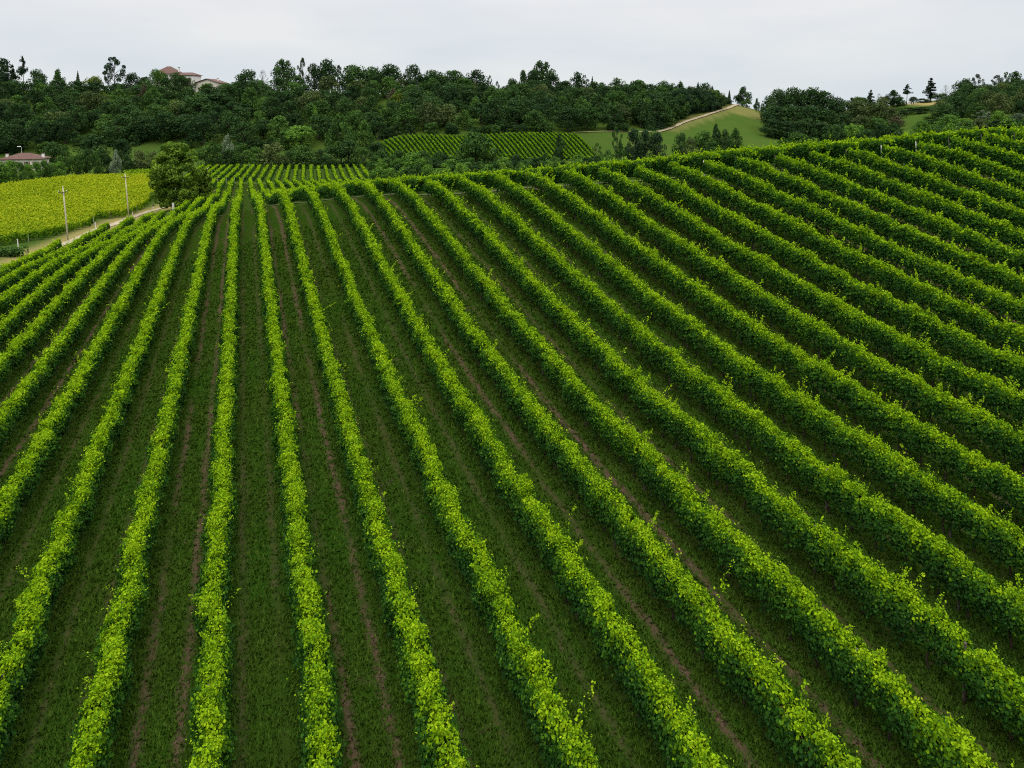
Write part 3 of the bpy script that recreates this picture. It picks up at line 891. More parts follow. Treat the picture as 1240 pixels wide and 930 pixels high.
def crown_spire(seed, w=.19, nc=2600, cs_=.07, tiers=15):
    r = np.random.default_rng(seed); L = Leaves()
    for k in range(tiers):
        f = k / (tiers - 1)
        z = .10 + .88 * f
        rad_ = w * (1 - f) ** .85 + .012
        n = int(nc / tiers * (1.5 - f))
        a = r.uniform(0, 6.28, n); q = r.random(n) ** .5
        pos = np.stack([np.cos(a) * rad_ * q, np.sin(a) * rad_ * q, z - q * rad_ * .45 + r.normal(0, .012, n)], -1)
        nr = np.stack([np.cos(a) * .7, np.sin(a) * .7, np.full(n, .8)], -1) + r.normal(0, .35, (n, 3))
        tip = np.stack([np.cos(a), np.sin(a), np.full(n, -.5)], -1)
        L.add(pos, nr, tip, cs_ * r.uniform(.6, 1.3, n), r.uniform(.45, .8, n), np.clip(.35 + .35 * q * r.random(n) + r.normal(0, .1, n), 0, 1), False, r)
    return L.mesh('crown')


def crown_cedar(seed, w=.36, nc=6500, cs_=.06, plates=10, z0=.16):
    r = np.random.default_rng(seed); L = Leaves()
    for k in range(plates):
        f = k / (plates - 1)
        z = z0 + (.99 - z0) * f
        for b in range(max(2, int(7 * (1 - f * .5)))):
            th = r.uniform(0, 6.28); ln = w * (1 - f ** 1.6 * .80) * r.uniform(.5, 1.08); zj = r.normal(0, .022)
            n = int(nc / plates / 6)
            s_ = r.random(n) ** .8 * ln
            wdt = .10 * (1 - f * .5) * r.normal(0, 1, n) * .55
            pos = np.stack([np.cos(th) * s_ - np.sin(th) * wdt, np.sin(th) * s_ + np.cos(th) * wdt, z + zj + (.05 - .11 * f) * s_ / w - np.abs(wdt) * .25 + r.normal(0, .017, n)], -1)
            L.add(pos, np.array([0, 0, 1.]) + r.normal(0, .35, (n, 3)), r.normal(0, 1, (n, 3)), cs_ * r.uniform(.6, 1.2, n), r.uniform(.5, .9, n), np.clip(r.normal(.40, .15, n), 0, 1), False, r)
    return L.mesh('crown')


def crown_open(seed, nb=13, nc=1500, cs_=.042, w=.34, z0=.35):
    """open crown: tufts at the ends of separate limbs, sky between them"""
    r = np.random.default_rng(seed)
    lob = []
    for k in range(nb):
        f = (k + .5) / nb
        th = k * 2.4 + r.uniform(-.5, .5)
        rr = w * math.sin(math.pi * (f * .72 + .2)) * r.uniform(.45, 1.0)
        lr = r.uniform(.06, .12)
        lob.append((rr * math.cos(th), rr * math.sin(th), z0 + (.95 - z0) * f, lr, lr * .75))
    lob.append((.02, 0, .93, .08, .07))
    return lobes_to_cards(lob, nc, cs_, r).mesh('crown'), lob


def trunk_mesh(seed, h=.55, r0=.028, limbs=6, lob=None, spread=.28):
    r = np.random.default_rng(seed); b = MB()
    pts = [(0, 0, -.05)]
    for k in range(1, 5):
        pts.append((r.normal(0, .010), r.normal(0, .010), h * k / 4))
    b.tube(pts, [r0 * 1.25, r0, r0 * .85, r0 * .7, r0 * .45], 8)
    if lob is not None:
        for l in lob:
            zs = max(.18, l[2] - .22)
            b.tube([(0, 0, zs), (l[0] * .55, l[1] * .55, (zs + l[2]) / 2 + .02), (l[0], l[1], l[2])], [r0 * .42, r0 * .3, r0 * .14], 5)
        b.tube([pts[-1], (0.01, 0, .75), (.02, 0, .93)], [r0 * .45, r0 * .3, r0 * .12], 6)
    else:
        for k in range(limbs):
            th = k * 2.4 + r.uniform(-.4, .4); zs = h * r.uniform(.45, .95)
            e = spread * r.uniform(.6, 1.1)
            b.tube([(0, 0, zs), (e * .5 * math.cos(th), e * .5 * math.sin(th), zs + .13), (e * math.cos(th), e * math.sin(th), zs + .24)], [r0 * .5, r0 * .35, r0 * .12], 5)
    me = b.mesh('trunk', True); me.materials.append(M_bark)
    return me


PROTO = {}
def proto(kind, crown, trunk): PROTO.setdefault(kind, []).append((crown, trunk))
for s_ in range(4): proto('broad', crown_round(40 + s_, z0=.14, n_l=50 + 4 * s_, lump=.13 + .012 * s_), trunk_mesh(60 + s_))
for s_ in range(3): proto('tall', crown_round(50 + s_, n_l=44, wy=.5, z0=.12, lump=.14, cs_=.06), trunk_mesh(70 + s_))
for s_ in range(2): proto('spire', crown_spire(80 + s_, w=.5), trunk_mesh(84 + s_, .9, .02, 0))
for s_ in range(2): proto('cedar', crown_cedar(90 + s_, w=.5), trunk_mesh(94 + s_, .92, .026, 5, spread=.2))
proto('umbrella', crown_cedar(97, w=.5, plates=5, z0=.58, nc=2600), trunk_mesh(98, .92, .024, 6, spread=.2))
for s_ in range(3):
    c_, l_ = crown_open(110 + s_, w=.5); proto('open', c_, trunk_mesh(114 + s_, .55, .022, lob=l_))
c_, l_ = crown_open(120, nb=18, nc=420, cs_=.03, w=.5); proto('bare', c_, trunk_mesh(121, .55, .022, lob=l_))
for s_ in range(3): proto('shrub', crown_round(130 + s_, n_l=34, nc=1800, z0=-.02, lump=.17, cs_=.075), trunk_mesh(134 + s_, .4, .03, 5))

for s_ in range(4): proto('hedge', crown_round(140 + s_, z0=-.03, n_l=52, lump=.15, nc=3000, cs_=.06), trunk_mesh(144 + s_, .5, .028, 5))
for v in PROTO.values():
    for c, _ in v: c.materials.append(M_crown['dark'])
PXK = {'hedge': 1.1, 'broad': 1.0, 'tall': 1.0, 'spire': .9, 'cedar': .95, 'umbrella': .95, 'open': 1.05, 'bare': 1.0, 'shrub': 1.0}
NAMES = {'hedge': 'hedgerow_tree', 'broad': 'broadleaf_tree', 'tall': 'broadleaf_tree', 'spire': 'conifer_tree', 'cedar': 'cedar_tree', 'umbrella': 'pine_tree', 'open': 'slender_tree', 'bare': 'bare_tree', 'shrub': 'shrub'}
CATS = {'shrub': 'shrub'}
n_tree = 0


def plant(u, depth_, w, h, kind, col, label, group, r):
    global n_tree
    g = at(u, depth_)
    c, t = PROTO[kind][r.integers(len(PROTO[kind]))]
    root = empty(NAMES[kind], (g[0], g[1], g[2] - .2), r.uniform(0, 6.28))
    tag(root, label, CATS.get(kind, 'tree'), group)
    link('trunk', t, None, root)
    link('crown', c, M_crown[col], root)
    root.scale = (w * PXK[kind], w * PXK[kind] * r.uniform(.9, 1.1), h)
    n_tree += 1
    return root


def plant_px(u, vtop, wpx, depth_, kind, col, label, group=None, r=np.random.default_rng(3)):
    """a tree standing at column u and the given distance; its height from the ground there to the top seen in the photograph"""
    g = at(u, depth_)
    top = CZ - (vtop - VH) / FPX * depth_
    h = float(np.clip(top - g[2] + .2, 2.0, 27))
    return plant(u, depth_, wpx / FPX * depth_, h, kind, col, label, group, r)


G1 = 'trees standing out on the ridge skyline'
sky = [
 (6, 71, 28, 440, 'tall', 'conifer', 'tall dark cedar with a flat ragged top at the far left of the ridge'),
 (-8, 78, 24, 440, 'broad', 'dark', 'dark tree at the left edge of the photo beside the tall cedar'),
 (16, 80, 18, 438, 'cedar', 'conifer', 'dark layered conifer just right of the tall cedar on the left ridge'),
 (29, 70, 17, 446, 'umbrella', 'conifer', 'thin umbrella-topped pine with a bare trunk on the left ridge'),
 (46, 84, 22, 442, 'broad', 'dark', 'dark round tree on the skyline right of the umbrella pine'),
 (70, 84, 17, 440, 'tall', 'mid', 'pointed green tree on the ridge between the umbrella pine and the yellow-green tree'),
 (95, 86, 12, 444, 'spire', 'conifer', 'small spiky conifer tip left of the yellow-green tree'),
 (114, 92, 26, 438, 'broad', 'yellow', 'yellow-green tree on the ridge left of the villa'),
 (139, 69, 30, 446, 'open', 'conifer', 'tall gaunt tree with bare spreading branches left of the villa'),
 (131, 76, 11, 444, 'open', 'dark', 'ivy-dark stem leaning beside the gaunt bare-branched tree'),
 (160, 88, 22, 442, 'broad', 'dark', 'dark tree between the gaunt tree and the villa'),
 (176, 93, 20, 442, 'broad', 'dark', 'low dark tree just left of the villa roof'),
 (191, 84, 26, 430, 'broad', 'mid', 'dark green tree covering the left corner of the villa'),
 (213, 88, 21, 430, 'broad', 'dark', 'dark tree growing in front of the villa wall'),
 (229, 95, 18, 430, 'broad', 'olive', 'olive tree in front of the villa, below its right eaves'),
 (272, 101, 24, 430, 'broad', 'dark', 'dark bushy tree in front of the small gabled house'),
 (222, 91, 17, 428, 'hedge', 'dark', 'dark tree before the wing of the villa'),
 (251, 101, 22, 428, 'hedge', 'mid', 'green bush between the villa and the small gabled house'),
 (203, 94, 16, 428, 'hedge', 'dark', 'dark tree covering the middle of the villa wall'),
 (300, 84, 30, 440, 'broad', 'dark', 'big dark round tree right of the small gabled house'),
 (318, 85, 17, 442, 'bare', 'brown', 'leafless greyish tree on the ridge right of the small house'),
 (343, 72, 29, 438, 'broad', 'dark', 'tall dark tree on the left side of the bright gap in the ridge trees'),
 (367, 70, 15, 442, 'open', 'dark', 'slender tall tree with sky around its stem, in the ridge gap'),
 (381, 77, 20, 440, 'broad', 'dark', 'narrow dark tree right of the slender one in the ridge gap'),
 (397, 72, 27, 438, 'broad', 'dark', 'tall double-crowned dark tree on the skyline right of the gap'),
 (411, 79, 12, 442, 'open', 'dark', 'thin see-through tree right of the double-crowned one'),
 (430, 79, 42, 438, 'broad', 'dark', 'broad dark crown on the skyline with sky showing below it'),
 (452, 81, 30, 440, 'broad', 'dark', 'dark domed tree right of the broad open crown'),
 (472, 78, 34, 438, 'broad', 'dark', 'highest dark dome of the middle ridge'),
 (500, 79, 27, 440, 'broad', 'dark', 'dark upright tree right of the highest middle dome'),
 (525, 85, 34, 438, 'broad', 'dark', 'round dark tree on the middle ridge, third before the dip'),
 (550, 85, 34, 438, 'broad', 'dark', 'round dark tree on the middle ridge, second before the dip'),
 (577, 85, 32, 436, 'broad', 'dark', 'dark tree at the left rim of the dip in the middle ridge'),
 (593, 91, 8, 440, 'open', 'dark', 'thin wispy tree standing in the dip of the middle ridge'),
 (602, 98, 9, 440, 'open', 'dark', 'second small wispy tree in the dip of the middle ridge'),
 (620, 95, 18, 430, 'broad', 'dark', 'dark tree at the right rim of the dip'),
 (633, 85, 17, 430, 'tall', 'dark', 'narrow dark tree left of the tallest tree of the middle ridge'),
 (655, 74, 30, 434, 'broad', 'dark', 'tallest tree of the middle ridge, its head broken by sky'),
 (645, 86, 24, 430, 'broad', 'dark', 'dark shoulder tree left under the tallest middle tree'),
 (668, 88, 26, 430, 'broad', 'dark', 'dark shoulder tree right under the tallest middle tree'),
 (700, 88, 26, 430, 'broad', 'dark', 'round-topped tree rising above the wood right of the tallest one'),
 (717, 93, 15, 430, 'spire', 'conifer', 'dark narrow conifer right of the round-topped tree'),
 (747, 95, 26, 430, 'broad', 'dark', 'pointed tree in the even part of the wood edge'),
 (772, 97, 34, 428, 'broad', 'mid', 'wide green dome in the even part of the wood edge'),
 (803, 98, 22, 430, 'broad', 'dark', 'dark round-headed tree, first of the skyline trees above the track'),
 (813, 101, 18, 430, 'broad', 'dark', 'second dark round-headed skyline tree above the track'),
 (824, 99, 20, 430, 'tall', 'dark', 'third dark skyline tree above the track, pointed'),
 (834, 104, 19, 428, 'spire', 'conifer', 'small dark conifer left of the tallest one above the track'),
 (845, 100, 21, 432, 'spire', 'conifer', 'tallest of the dark conifers above the track'),
 (853, 101, 22, 430, 'broad', 'dark', 'dark round tree right of the tallest one above the track'),
 (862, 104, 20, 432, 'spire', 'conifer', 'dark conifer near the end of the wood above the track'),
 (870, 110, 17, 432, 'spire', 'conifer', 'last dark conifer of the wood, beside the hill track'),
 (878, 118, 11, 436, 'shrub', 'dark', 'low dark bush at the end of the wood beside the hill track'),
 (883, 109, 9, 440, 'spire', 'conifer', 'lone small conifer just left of the top of the hill track'),
 (899, 105, 19, 440, 'tall', 'dark', 'lone round-headed tree at the top of the hill track'),
 (904, 119, 12, 436, 'shrub', 'mid', 'bush at the foot of the lone round-headed hilltop tree'),
 (916, 119, 7, 460, 'tall', 'dark', 'tiny round tree on the skyline right of the hill track'),
]
for a in sky: plant_px(*a[:6], a[6], G1)

G2 = 'trees of the dark dome right of the hill track'
dome = [(932, 117, 26, 404), (944, 108, 36, 410), (962, 106, 38, 412), (980, 106, 38, 410), (996, 110, 34, 408), (1012, 118, 30, 404), (1024, 122, 26, 402),
        (938, 128, 32, 380), (958, 126, 34, 378), (980, 127, 34, 378), (1000, 131, 32, 376), (1018, 136, 30, 374), (935, 143, 24, 366), (952, 146, 26, 364), (972, 146, 28, 364), (995, 148, 28, 362), (1014, 150, 26, 360)]
for k, (u, v, w, d) in enumerate(dome):
    plant_px(u, v, w, d, 'hedge' if d < 400 else 'broad', 'dark', 'dense dark tree merging into the %s of the dome right of the track' % ('top' if d > 400 else 'middle' if d > 370 else 'foot'), G2)
right = [
 (1009, 112, 5, 420, 'spire', 'conifer', 'tiny dark cypress tip above the dark dome'),
 (1040, 121, 34, 396, 'broad', 'olive', 'olive-grey tree right of the dark dome, on its shoulder'),
 (1062, 124, 36, 394, 'broad', 'olive', 'large olive-grey tree between the dark dome and the meadow strip'),
 (1078, 130, 28, 388, 'broad', 'olive', 'olive tree on the left of the narrow meadow strip'),
 (1040, 140, 36, 372, 'broad', 'olive', 'low olive tree at the foot right of the dark dome'),
 (1063, 143, 36, 370, 'broad', 'mid', 'dark green tree at the foot of the olive trees'),
 (1085, 141, 22, 372, 'broad', 'brown', 'brownish small tree left beside the narrow meadow strip'),
 (1031, 118, 12, 430, 'open', 'olive', 'thin pale tree on the skyline right of the dark dome'),
 (1054, 110, 17, 440, 'cedar', 'conifer', 'dark triangular conifer on the right skyline'),
 (1064, 113, 10, 442, 'bare', 'grey', 'hazy thin tree right of the triangular conifer'),
 (1081, 109, 21, 434, 'tall', 'dark', 'dark rounded tree left of the umbrella pine on the right skyline'),
 (1098, 103, 16, 440, 'umbrella', 'conifer', 'umbrella pine with a bare pale trunk on the right skyline'),
 (1106, 117, 12, 446, 'broad', 'conifer', 'low dark bush right of the umbrella pine on the right skyline'),
 (1118, 119, 16, 452, 'shrub', 'dark', 'low dark bush above the tan bank'),
 (1127, 95, 21, 462, 'cedar', 'conifer', 'tall layered cedar above the tan bank on the right'),
 (1145, 103, 13, 460, 'bare', 'grey', 'hazy leafless tree right of the layered cedar'),
 (1140, 113, 18, 452, 'broad', 'dark', 'dark bushy tree at the foot of the hazy leafless tree'),
 (1093, 133, 20, 408, 'broad', 'dark', 'dark tree at the head of the narrow meadow strip'),
 (1112, 134, 20, 404, 'broad', 'dark', 'dark tree below the tan bank'),
 (1130, 134, 22, 408, 'broad', 'mid', 'green tree below the right end of the tan bank'),
 (1167, 95, 26, 436, 'broad', 'dark', 'dark round tree at the left of the right-hand wood skyline'),
 (1184, 90, 15, 440, 'open', 'dark', 'see-through upright tree behind the dark round one in the right-hand wood'),
 (1195, 102, 16, 436, 'broad', 'dark', 'dark tree in the notch of the right-hand wood skyline'),
 (1206, 91, 16, 440, 'open', 'dark', 'see-through tall tree right of the notch in the right-hand wood'),
 (1218, 87, 15, 440, 'open', 'dark', 'second see-through tall tree right of the notch'),
 (1230, 86, 18, 438, 'tall', 'dark', 'dark tall tree near the right edge of the photo'),
 (1246, 85, 22, 438, 'tall', 'dark', 'dark tall tree cut by the right edge of the photo'),
 (1118, 146, 24, 345, 'broad', 'mid', 'rounded green tree right beside the narrow meadow strip'),
 (1150, 139, 32, 340, 'broad', 'bright', 'bright green leafy tree behind the crest at the right'),
 (1168, 143, 24, 338, 'broad', 'bright', 'smaller bright green tree next right of the leafy one behind the crest'),
 (1190, 133, 22, 345, 'open', 'grey', 'pale grey-green airy tree behind the crest at the right'),
 (1209, 134, 22, 342, 'broad', 'bright', 'light green bushy tree right of the pale airy one'),
 (1234, 137, 20, 342, 'broad', 'grey', 'pale grey-green tree at the right edge behind the crest'),
 (1100, 130, 24, 416, 'hedge', 'dark', 'dark bushy tree right under the umbrella pine on the right hill'),
 (1119, 133, 26, 414, 'hedge', 'dark', 'dark bushy tree directly under the middle of the tan bank'),
 (1137, 132, 24, 416, 'hedge', 'mid', 'bushy tree under the right end of the tan bank'),
 (1124, 145, 22, 374, 'hedge', 'dark', 'dark bush closing the right side of the narrow meadow strip'),
 (1135, 141, 24, 384, 'hedge', 'mid', 'green bush above the bright green leafy tree behind the crest'),
 (1037, 117, 18, 432, 'hedge', 'mid', 'low green skyline tree right of the tiny cypress tip'),
 (1046, 118, 20, 434, 'hedge', 'dark', 'low dark skyline tree left of the triangular conifer'),
 (1070, 117, 18, 434, 'hedge', 'olive', 'low olive skyline tree right of the triangular conifer'),
 (1089, 117, 16, 440, 'hedge', 'dark', 'low dark skyline bush left of the umbrella pine'),
 (965, 160, 32, 292, 'broad', 'mid', 'green bush-like tree peeping over the crest below the dark dome'),
 (948, 166, 20, 290, 'shrub', 'mid', 'small bush left beside the tree peeping over the crest'),
 (984, 166, 20, 290, 'shrub', 'mid', 'small bush right beside the tree peeping over the crest'),
]
for a in right: plant_px(*a[:6], a[6], 'trees of the right-hand hill')

G4 = 'hedge and garden trees in the valley'
valley = []
for k, (u, v, w) in enumerate([(-8, 199, 16), (3, 198, 14), (14, 196, 15), (25, 198, 13), (35, 200, 13), (45, 198, 14), (55, 196, 13), (64, 199, 12), (73, 197, 12)]):
    valley.append((u, v - 2, w + 3, 229 + max(u, 0) * .44, 'hedge', 'bright' if k % 3 else 'mid', 'light green hedge tree before the tiled farmhouse, %s from the left' % ORD[k + 1]))
valley += [
 (81, 175, 17, 268, 'tall', 'mid', 'pointed bright tree right of the tiled farmhouse'),
 (66, 172, 22, 330, 'broad', 'dark', 'dark round tree behind the tiled farmhouse, at its right'),
 (96, 186, 14, 270, 'tall', 'mid', 'small green tree right of the pointed bright tree'),
 (105, 180, 14, 272, 'tall', 'mid', 'upright green tree below the big dark round one'),
 (118, 181, 14, 272, 'tall', 'mid', 'second upright green tree below the big dark round one'),
 (113, 163, 38, 322, 'broad', 'dark', 'big dark round tree on the meadow edge right of the farmhouse'),
 (140, 182, 15, 272, 'tall', 'grey', 'grey-green small tree at the far corner of the yellow field'),
 (130, 189, 16, 276, 'broad', 'dark', 'low dark tree left of the grey-green one'),
 (147, 168, 22, 318, 'broad', 'dark', 'dark tree behind the grey-green one'),
 (154, 186, 14, 285, 'broad', 'dark', 'small dark tree between the grey-green one and the olive bush'),
 (171, 181, 24, 292, 'broad', 'olive', 'olive-brown round bush behind the yellow field'),
 (187, 183, 20, 296, 'broad', 'olive', 'second olive-brown bush, next to the roadside tree'),
 (200, 180, 20, 300, 'broad', 'mid', 'green tree half hidden behind the roadside tree'),
 (249, 176, 22, 297, 'broad', 'mid', 'green hedge tree just right of the roadside tree'),
 (264, 174, 22, 297, 'broad', 'mid', 'second hedge tree right of the roadside tree'),
 (275, 163, 17, 312, 'tall', 'grey', 'pale silvery tree rising behind the hedge'),
 (279, 180, 20, 296, 'broad', 'dark', 'dark hedge tree before the pale silvery one'),
 (293, 173, 24, 297, 'broad', 'mid', 'round hedge tree right of the silvery one'),
 (310, 177, 20, 297, 'broad', 'mid', 'hedge tree left of the brownish one'),
 (333, 172, 33, 298, 'broad', 'olive', 'brownish olive tree in the middle of the hedge'),
 (352, 182, 18, 296, 'broad', 'dark', 'low dark tree right of the brownish one'),
 (367, 176, 28, 297, 'broad', 'mid', 'wide green hedge tree left of the tall valley tree'),
 (388, 180, 22, 297, 'broad', 'dark', 'dark hedge tree at the left foot of the tall valley tree'),
 (413, 137, 40, 306, 'tall', 'mid', 'tall grey-green valley tree standing above the hedge'),
 (402, 176, 26, 297, 'broad', 'dark', 'dark tree in front of the tall valley tree'),
 (424, 168, 26, 299, 'broad', 'dark', 'dark tree at the right foot of the tall valley tree'),
 (443, 145, 22, 318, 'tall', 'mid', 'green tree right behind the tall valley tree'),
 (440, 178, 24, 296, 'broad', 'mid', 'green tree above the right end of the valley rows'),
 (455, 172, 24, 300, 'broad', 'dark', 'dark tree at the left end of the far vine strip'),
 (463, 181, 26, 288, 'broad', 'mid', 'first leafy tree of the gully behind the crest'),
 (482, 182, 24, 286, 'broad', 'mid', 'second leafy tree of the gully behind the crest'),
 (498, 184, 22, 286, 'broad', 'bright', 'third leafy tree of the gully, lighter green'),
 (514, 182, 24, 286, 'broad', 'mid', 'fourth leafy tree of the gully'),
 (531, 183, 20, 286, 'broad', 'mid', 'fifth leafy tree of the gully'),
 (546, 187, 18, 284, 'shrub', 'bright', 'low bright bush left of the big gully tree'),
 (577, 160, 36, 286, 'broad', 'mid', 'big rounded gully tree in front of the far vine strip'),
 (562, 174, 22, 284, 'broad', 'mid', 'left shoulder tree of the big gully tree'),
 (597, 178, 24, 284, 'broad', 'mid', 'right shoulder tree of the big gully tree'),
 (625, 186, 16, 284, 'shrub', 'dark', 'dark bush between the two gully trees'),
 (610, 190, 16, 282, 'shrub', 'bright', 'low bush right of the big gully tree'),
 (643, 190, 18, 284, 'shrub', 'mid', 'low bush left of the dark lollipop tree'),
 (677, 162, 18, 292, 'tall', 'dark', 'dark lollipop-shaped tree before the right end of the far vine strip'),
 (660, 184, 12, 288, 'shrub', 'mid', 'small bush at the left of the dark lollipop tree'),
 (700, 186, 18, 288, 'shrub', 'bright', 'bright low bush right of the dark lollipop tree'),
 (722, 173, 14, 292, 'open', 'mid', 'light airy young tree on the meadow'),
 (735, 181, 16, 290, 'shrub', 'mid', 'low green bush between the airy trees on the meadow'),
 (747, 153, 15, 292, 'open', 'mid', 'slim poplar-like tree left of the dark meadow clump'),
 (751, 172, 14, 291, 'shrub', 'mid', 'bush at the foot of the slim poplar-like tree'),
 (768, 155, 20, 292, 'broad', 'conifer', 'left tree of the dark meadow clump'),
 (782, 157, 21, 293, 'broad', 'conifer', 'middle tree of the dark meadow clump'),
 (797, 160, 19, 292, 'broad', 'conifer', 'right tree of the dark meadow clump'),
 (825, 160, 18, 296, 'broad', 'dark', 'dark round tree at the left of the large meadow clump'),
 (836, 165, 16, 292, 'broad', 'olive', 'paler tree with a visible trunk in the large meadow clump'),
 (852, 158, 26, 298, 'broad', 'mid', 'wide green tree of the large meadow clump'),
 (866, 150, 18, 302, 'tall', 'dark', 'tallest dark tree of the large meadow clump'),
 (878, 156, 20, 300, 'tall', 'dark', 'dark tree right of the tallest one in the meadow clump'),
 (890, 155, 20, 302, 'tall', 'mid', 'green tree at the right end of the large meadow clump'),
 (862, 170, 24, 290, 'broad', 'mid', 'low front tree of the large meadow clump'),
 (365, 152, 36, 350, 'broad', 'bright', 'bright green bushy tree on the meadow below the wood'),
 (345, 158, 20, 350, 'broad', 'mid', 'green tree left of the bright bushy one below the wood'),
 (382, 128, 10, 372, 'tall', 'bright', 'slim light green young tree at the wood edge'),
 (480, 112, 22, 392, 'broad', 'yellow', 'yellow-green tree inside the middle wood'),
 (187, 104, 20, 400, 'tall', 'mid', 'green tree below the villa'),
 (212, 128, 24, 384, 'tall', 'bright', 'lighter green upright tree at the wood edge below the villa'),
 (182, 138, 26, 380, 'broad', 'mid', 'round green tree at the wood edge, left of the lighter upright one'),
 (262, 112, 50, 402, 'broad', 'dark', 'very broad dark dome below the small gabled house'),
 (248, 120, 40, 396, 'broad', 'dark', 'dark tree left against the very broad dome'),
 (290, 124, 40, 396, 'broad', 'dark', 'dark tree right against the very broad dome'),
]
for a in valley: plant_px(a[0], a[1], a[2], a[3], 'hedge' if a[4] == 'broad' else a[4], a[5], a[6], G4)

# the wood on the ridge: every tree its own object, scattered no closer than a crown
r = np.random.default_rng(77)
pts = []
FRONT = [(-30, 352), (60, 352), (85, 360), (205, 362), (212, 356), (260, 352), (262, 350), (330, 354), (400, 358), (455, 346), (460, 343), (700, 346), (745, 355), (795, 365), (812, 378), (838, 396), (866, 415), (880, 440)]
names_l = [(60, 'under the left cedars'), (150, 'left of the villa'), (250, 'below the villa'), (340, 'right of the gabled house'), (420, 'below the skyline gap'), (520, 'right of the skyline gap'),
           (620, 'above the far vine strip'), (740, 'right above the far strip'), (900, 'above the hill track')]
tries = 0
while len(pts) < 200 and tries < 30000:
    tries += 1
    u = r.uniform(-25, 872); d = r.uniform(346, 436)
    if d < np.interp(u, [a for a, _ in FRONT], [b for _, b in FRONT]): continue
    if 192 < u < 285 and d > 416: continue
    p = plan(u, d)
    if any((p[0] - a) ** 2 + (p[1] - b) ** 2 < (10.2 if dd > 385 else 9.4) ** 2 for a, b, dd in pts): continue
    pts.append((p[0], p[1], d))
    g = at(u, d)
    vmax = np.interp(u, [0, 60, 120, 200, 290, 340, 400, 480, 580, 600, 640, 700, 780, 860, 880], [90, 94, 99, 104, 98, 92, 88, 90, 94, 108, 97, 98, 101, 106, 122])
    hmax = CZ - (vmax - VH) / FPX * d - g[2]
    h = min(r.uniform(10, 16), max(5.0, hmax))
    w = min(r.uniform(11.5, 18.5), h * 1.25)
    q = r.random()
    if u > 790 and q < .25: kind, col, w = 'spire', 'conifer', 7.0
    elif q < .60: kind, col = 'broad', 'dark'
    elif q < .74: kind, col = 'broad', 'mid'
    elif q < .82: kind, col, w = 'tall', 'mid', w * .75
    elif q < .90: kind, col, w = 'tall', 'dark', w * .75
    elif q < .985: kind, col = 'broad', 'olive'
    else: kind, col, w = 'tall', 'brown', w * .6
    zone = next(n for lim, n in names_l if u < lim)
    tier = 'front edge' if d < np.interp(u, [a for a, _ in FRONT], [b for _, b in FRONT]) + 12 else ('upper edge' if d > 415 else 'middle')
    cw = {'dark': 'dark green', 'mid': 'mid green', 'olive': 'olive green', 'brown': 'brownish', 'conifer': 'blackish'}[col]
    kw = {'broad': 'round tree', 'tall': 'upright tree', 'spire': 'spiky conifer'}[kind]
    lab = '%s %s, %s of the ridge wood %s' % (cw, kw, tier, zone)
    plant(u, d, w, h, kind, col, lab, lab.replace('tree,', 'trees,').replace('conifer,', 'conifers,'), r)
pts2 = []
tries = 0
while len(pts2) < 46 and tries < 9000:
    tries += 1
    u = r.uniform(1112, 1268); d = r.uniform(352, 432)
    if u < 1150 and d > 400: continue
    if u < 1130 and d > 350: continue
    p = plan(u, d)
    if any((p[0] - a) ** 2 + (p[1] - b) ** 2 < 9.5 ** 2 for a, b in pts2): continue
    pts2.append(p)
    g = at(u, d)
    vmax = np.interp(u, [1112, 1150, 1170, 1195, 1240], [136, 116, 100, 104, 92])
    h = min(r.uniform(9, 14), max(4, CZ - (vmax - VH) / FPX * d - g[2]))
    q = r.random()
    col = 'dark' if q < .6 else 'mid' if q < .8 else 'olive'
    lab = '%s round tree massed on the slope of the right-hand wood' % {'dark': 'dark green', 'mid': 'mid green', 'olive': 'olive green'}[col]
    plant(u, d, r.uniform(9, 13), h, 'broad', col, lab, lab.replace('tree massed', 'trees massed'), r)
# bushes closing the gully behind the crest
for k in range(40):
    u = 452 + k * 8.0 + r.uniform(-4, 4); d = r.uniform(270, 282)
    v = r.uniform(190, 198) - (6 if u < 560 else 0) - max(0, u - 640) * .03
    plant_px(u, v, r.uniform(15, 24), d, 'shrub', r.choice(['mid', 'bright', 'dark', 'mid']), 'low leafy bush of the thicket behind the crest', 'bushes of the thicket behind the crest', r)
for k in range(46):
    u = r.uniform(768, 876); d = np.interp(u, [a for a, _ in FRONT], [b for _, b in FRONT]) + r.uniform(0, 24) * (1 if u < 840 else .5)
    g = at(u, d); vt = np.interp(u, [760, 850, 866, 880], [104, 104, 110, 120])
    h = min(r.uniform(9, 15), max(3.5, CZ - (vt - VH) / FPX * d - g[2]))
    plant(u, d, r.uniform(7.5, 11), h, 'spire' if r.random() < .2 else 'hedge', r.choice(['conifer', 'dark', 'mid']), 'dark close-set tree of the wood edge along the hill track', 'trees of the wood edge along the hill track', r)
for k in range(22):
    u = 455 + k * 8.5 + r.uniform(-3, 3)
    plant_px(u, 201 - max(0, u - 470) * .03 + r.uniform(-3, 2), r.uniform(14, 22), r.uniform(228, 246), 'shrub', r.choice(['mid', 'bright', 'dark']), 'low bush of the hedge right behind the crest rows', 'bushes right behind the crest rows', r)
for k in range(26):
    u = 1010 + k * 10 + r.uniform(-4, 4)
    if 1086 < u < 1116: continue
    plant_px(u, np.interp(u, [1010, 1080, 1120, 1240], [153, 152, 150, 145]) + r.uniform(-4, 4), r.uniform(18, 28), r.uniform(300, 332), 'shrub', r.choice(['mid', 'bright', 'olive', 'dark']), 'leafy bush of the thicket below the right-hand wood', 'bushes of the thicket below the right-hand wood', r)
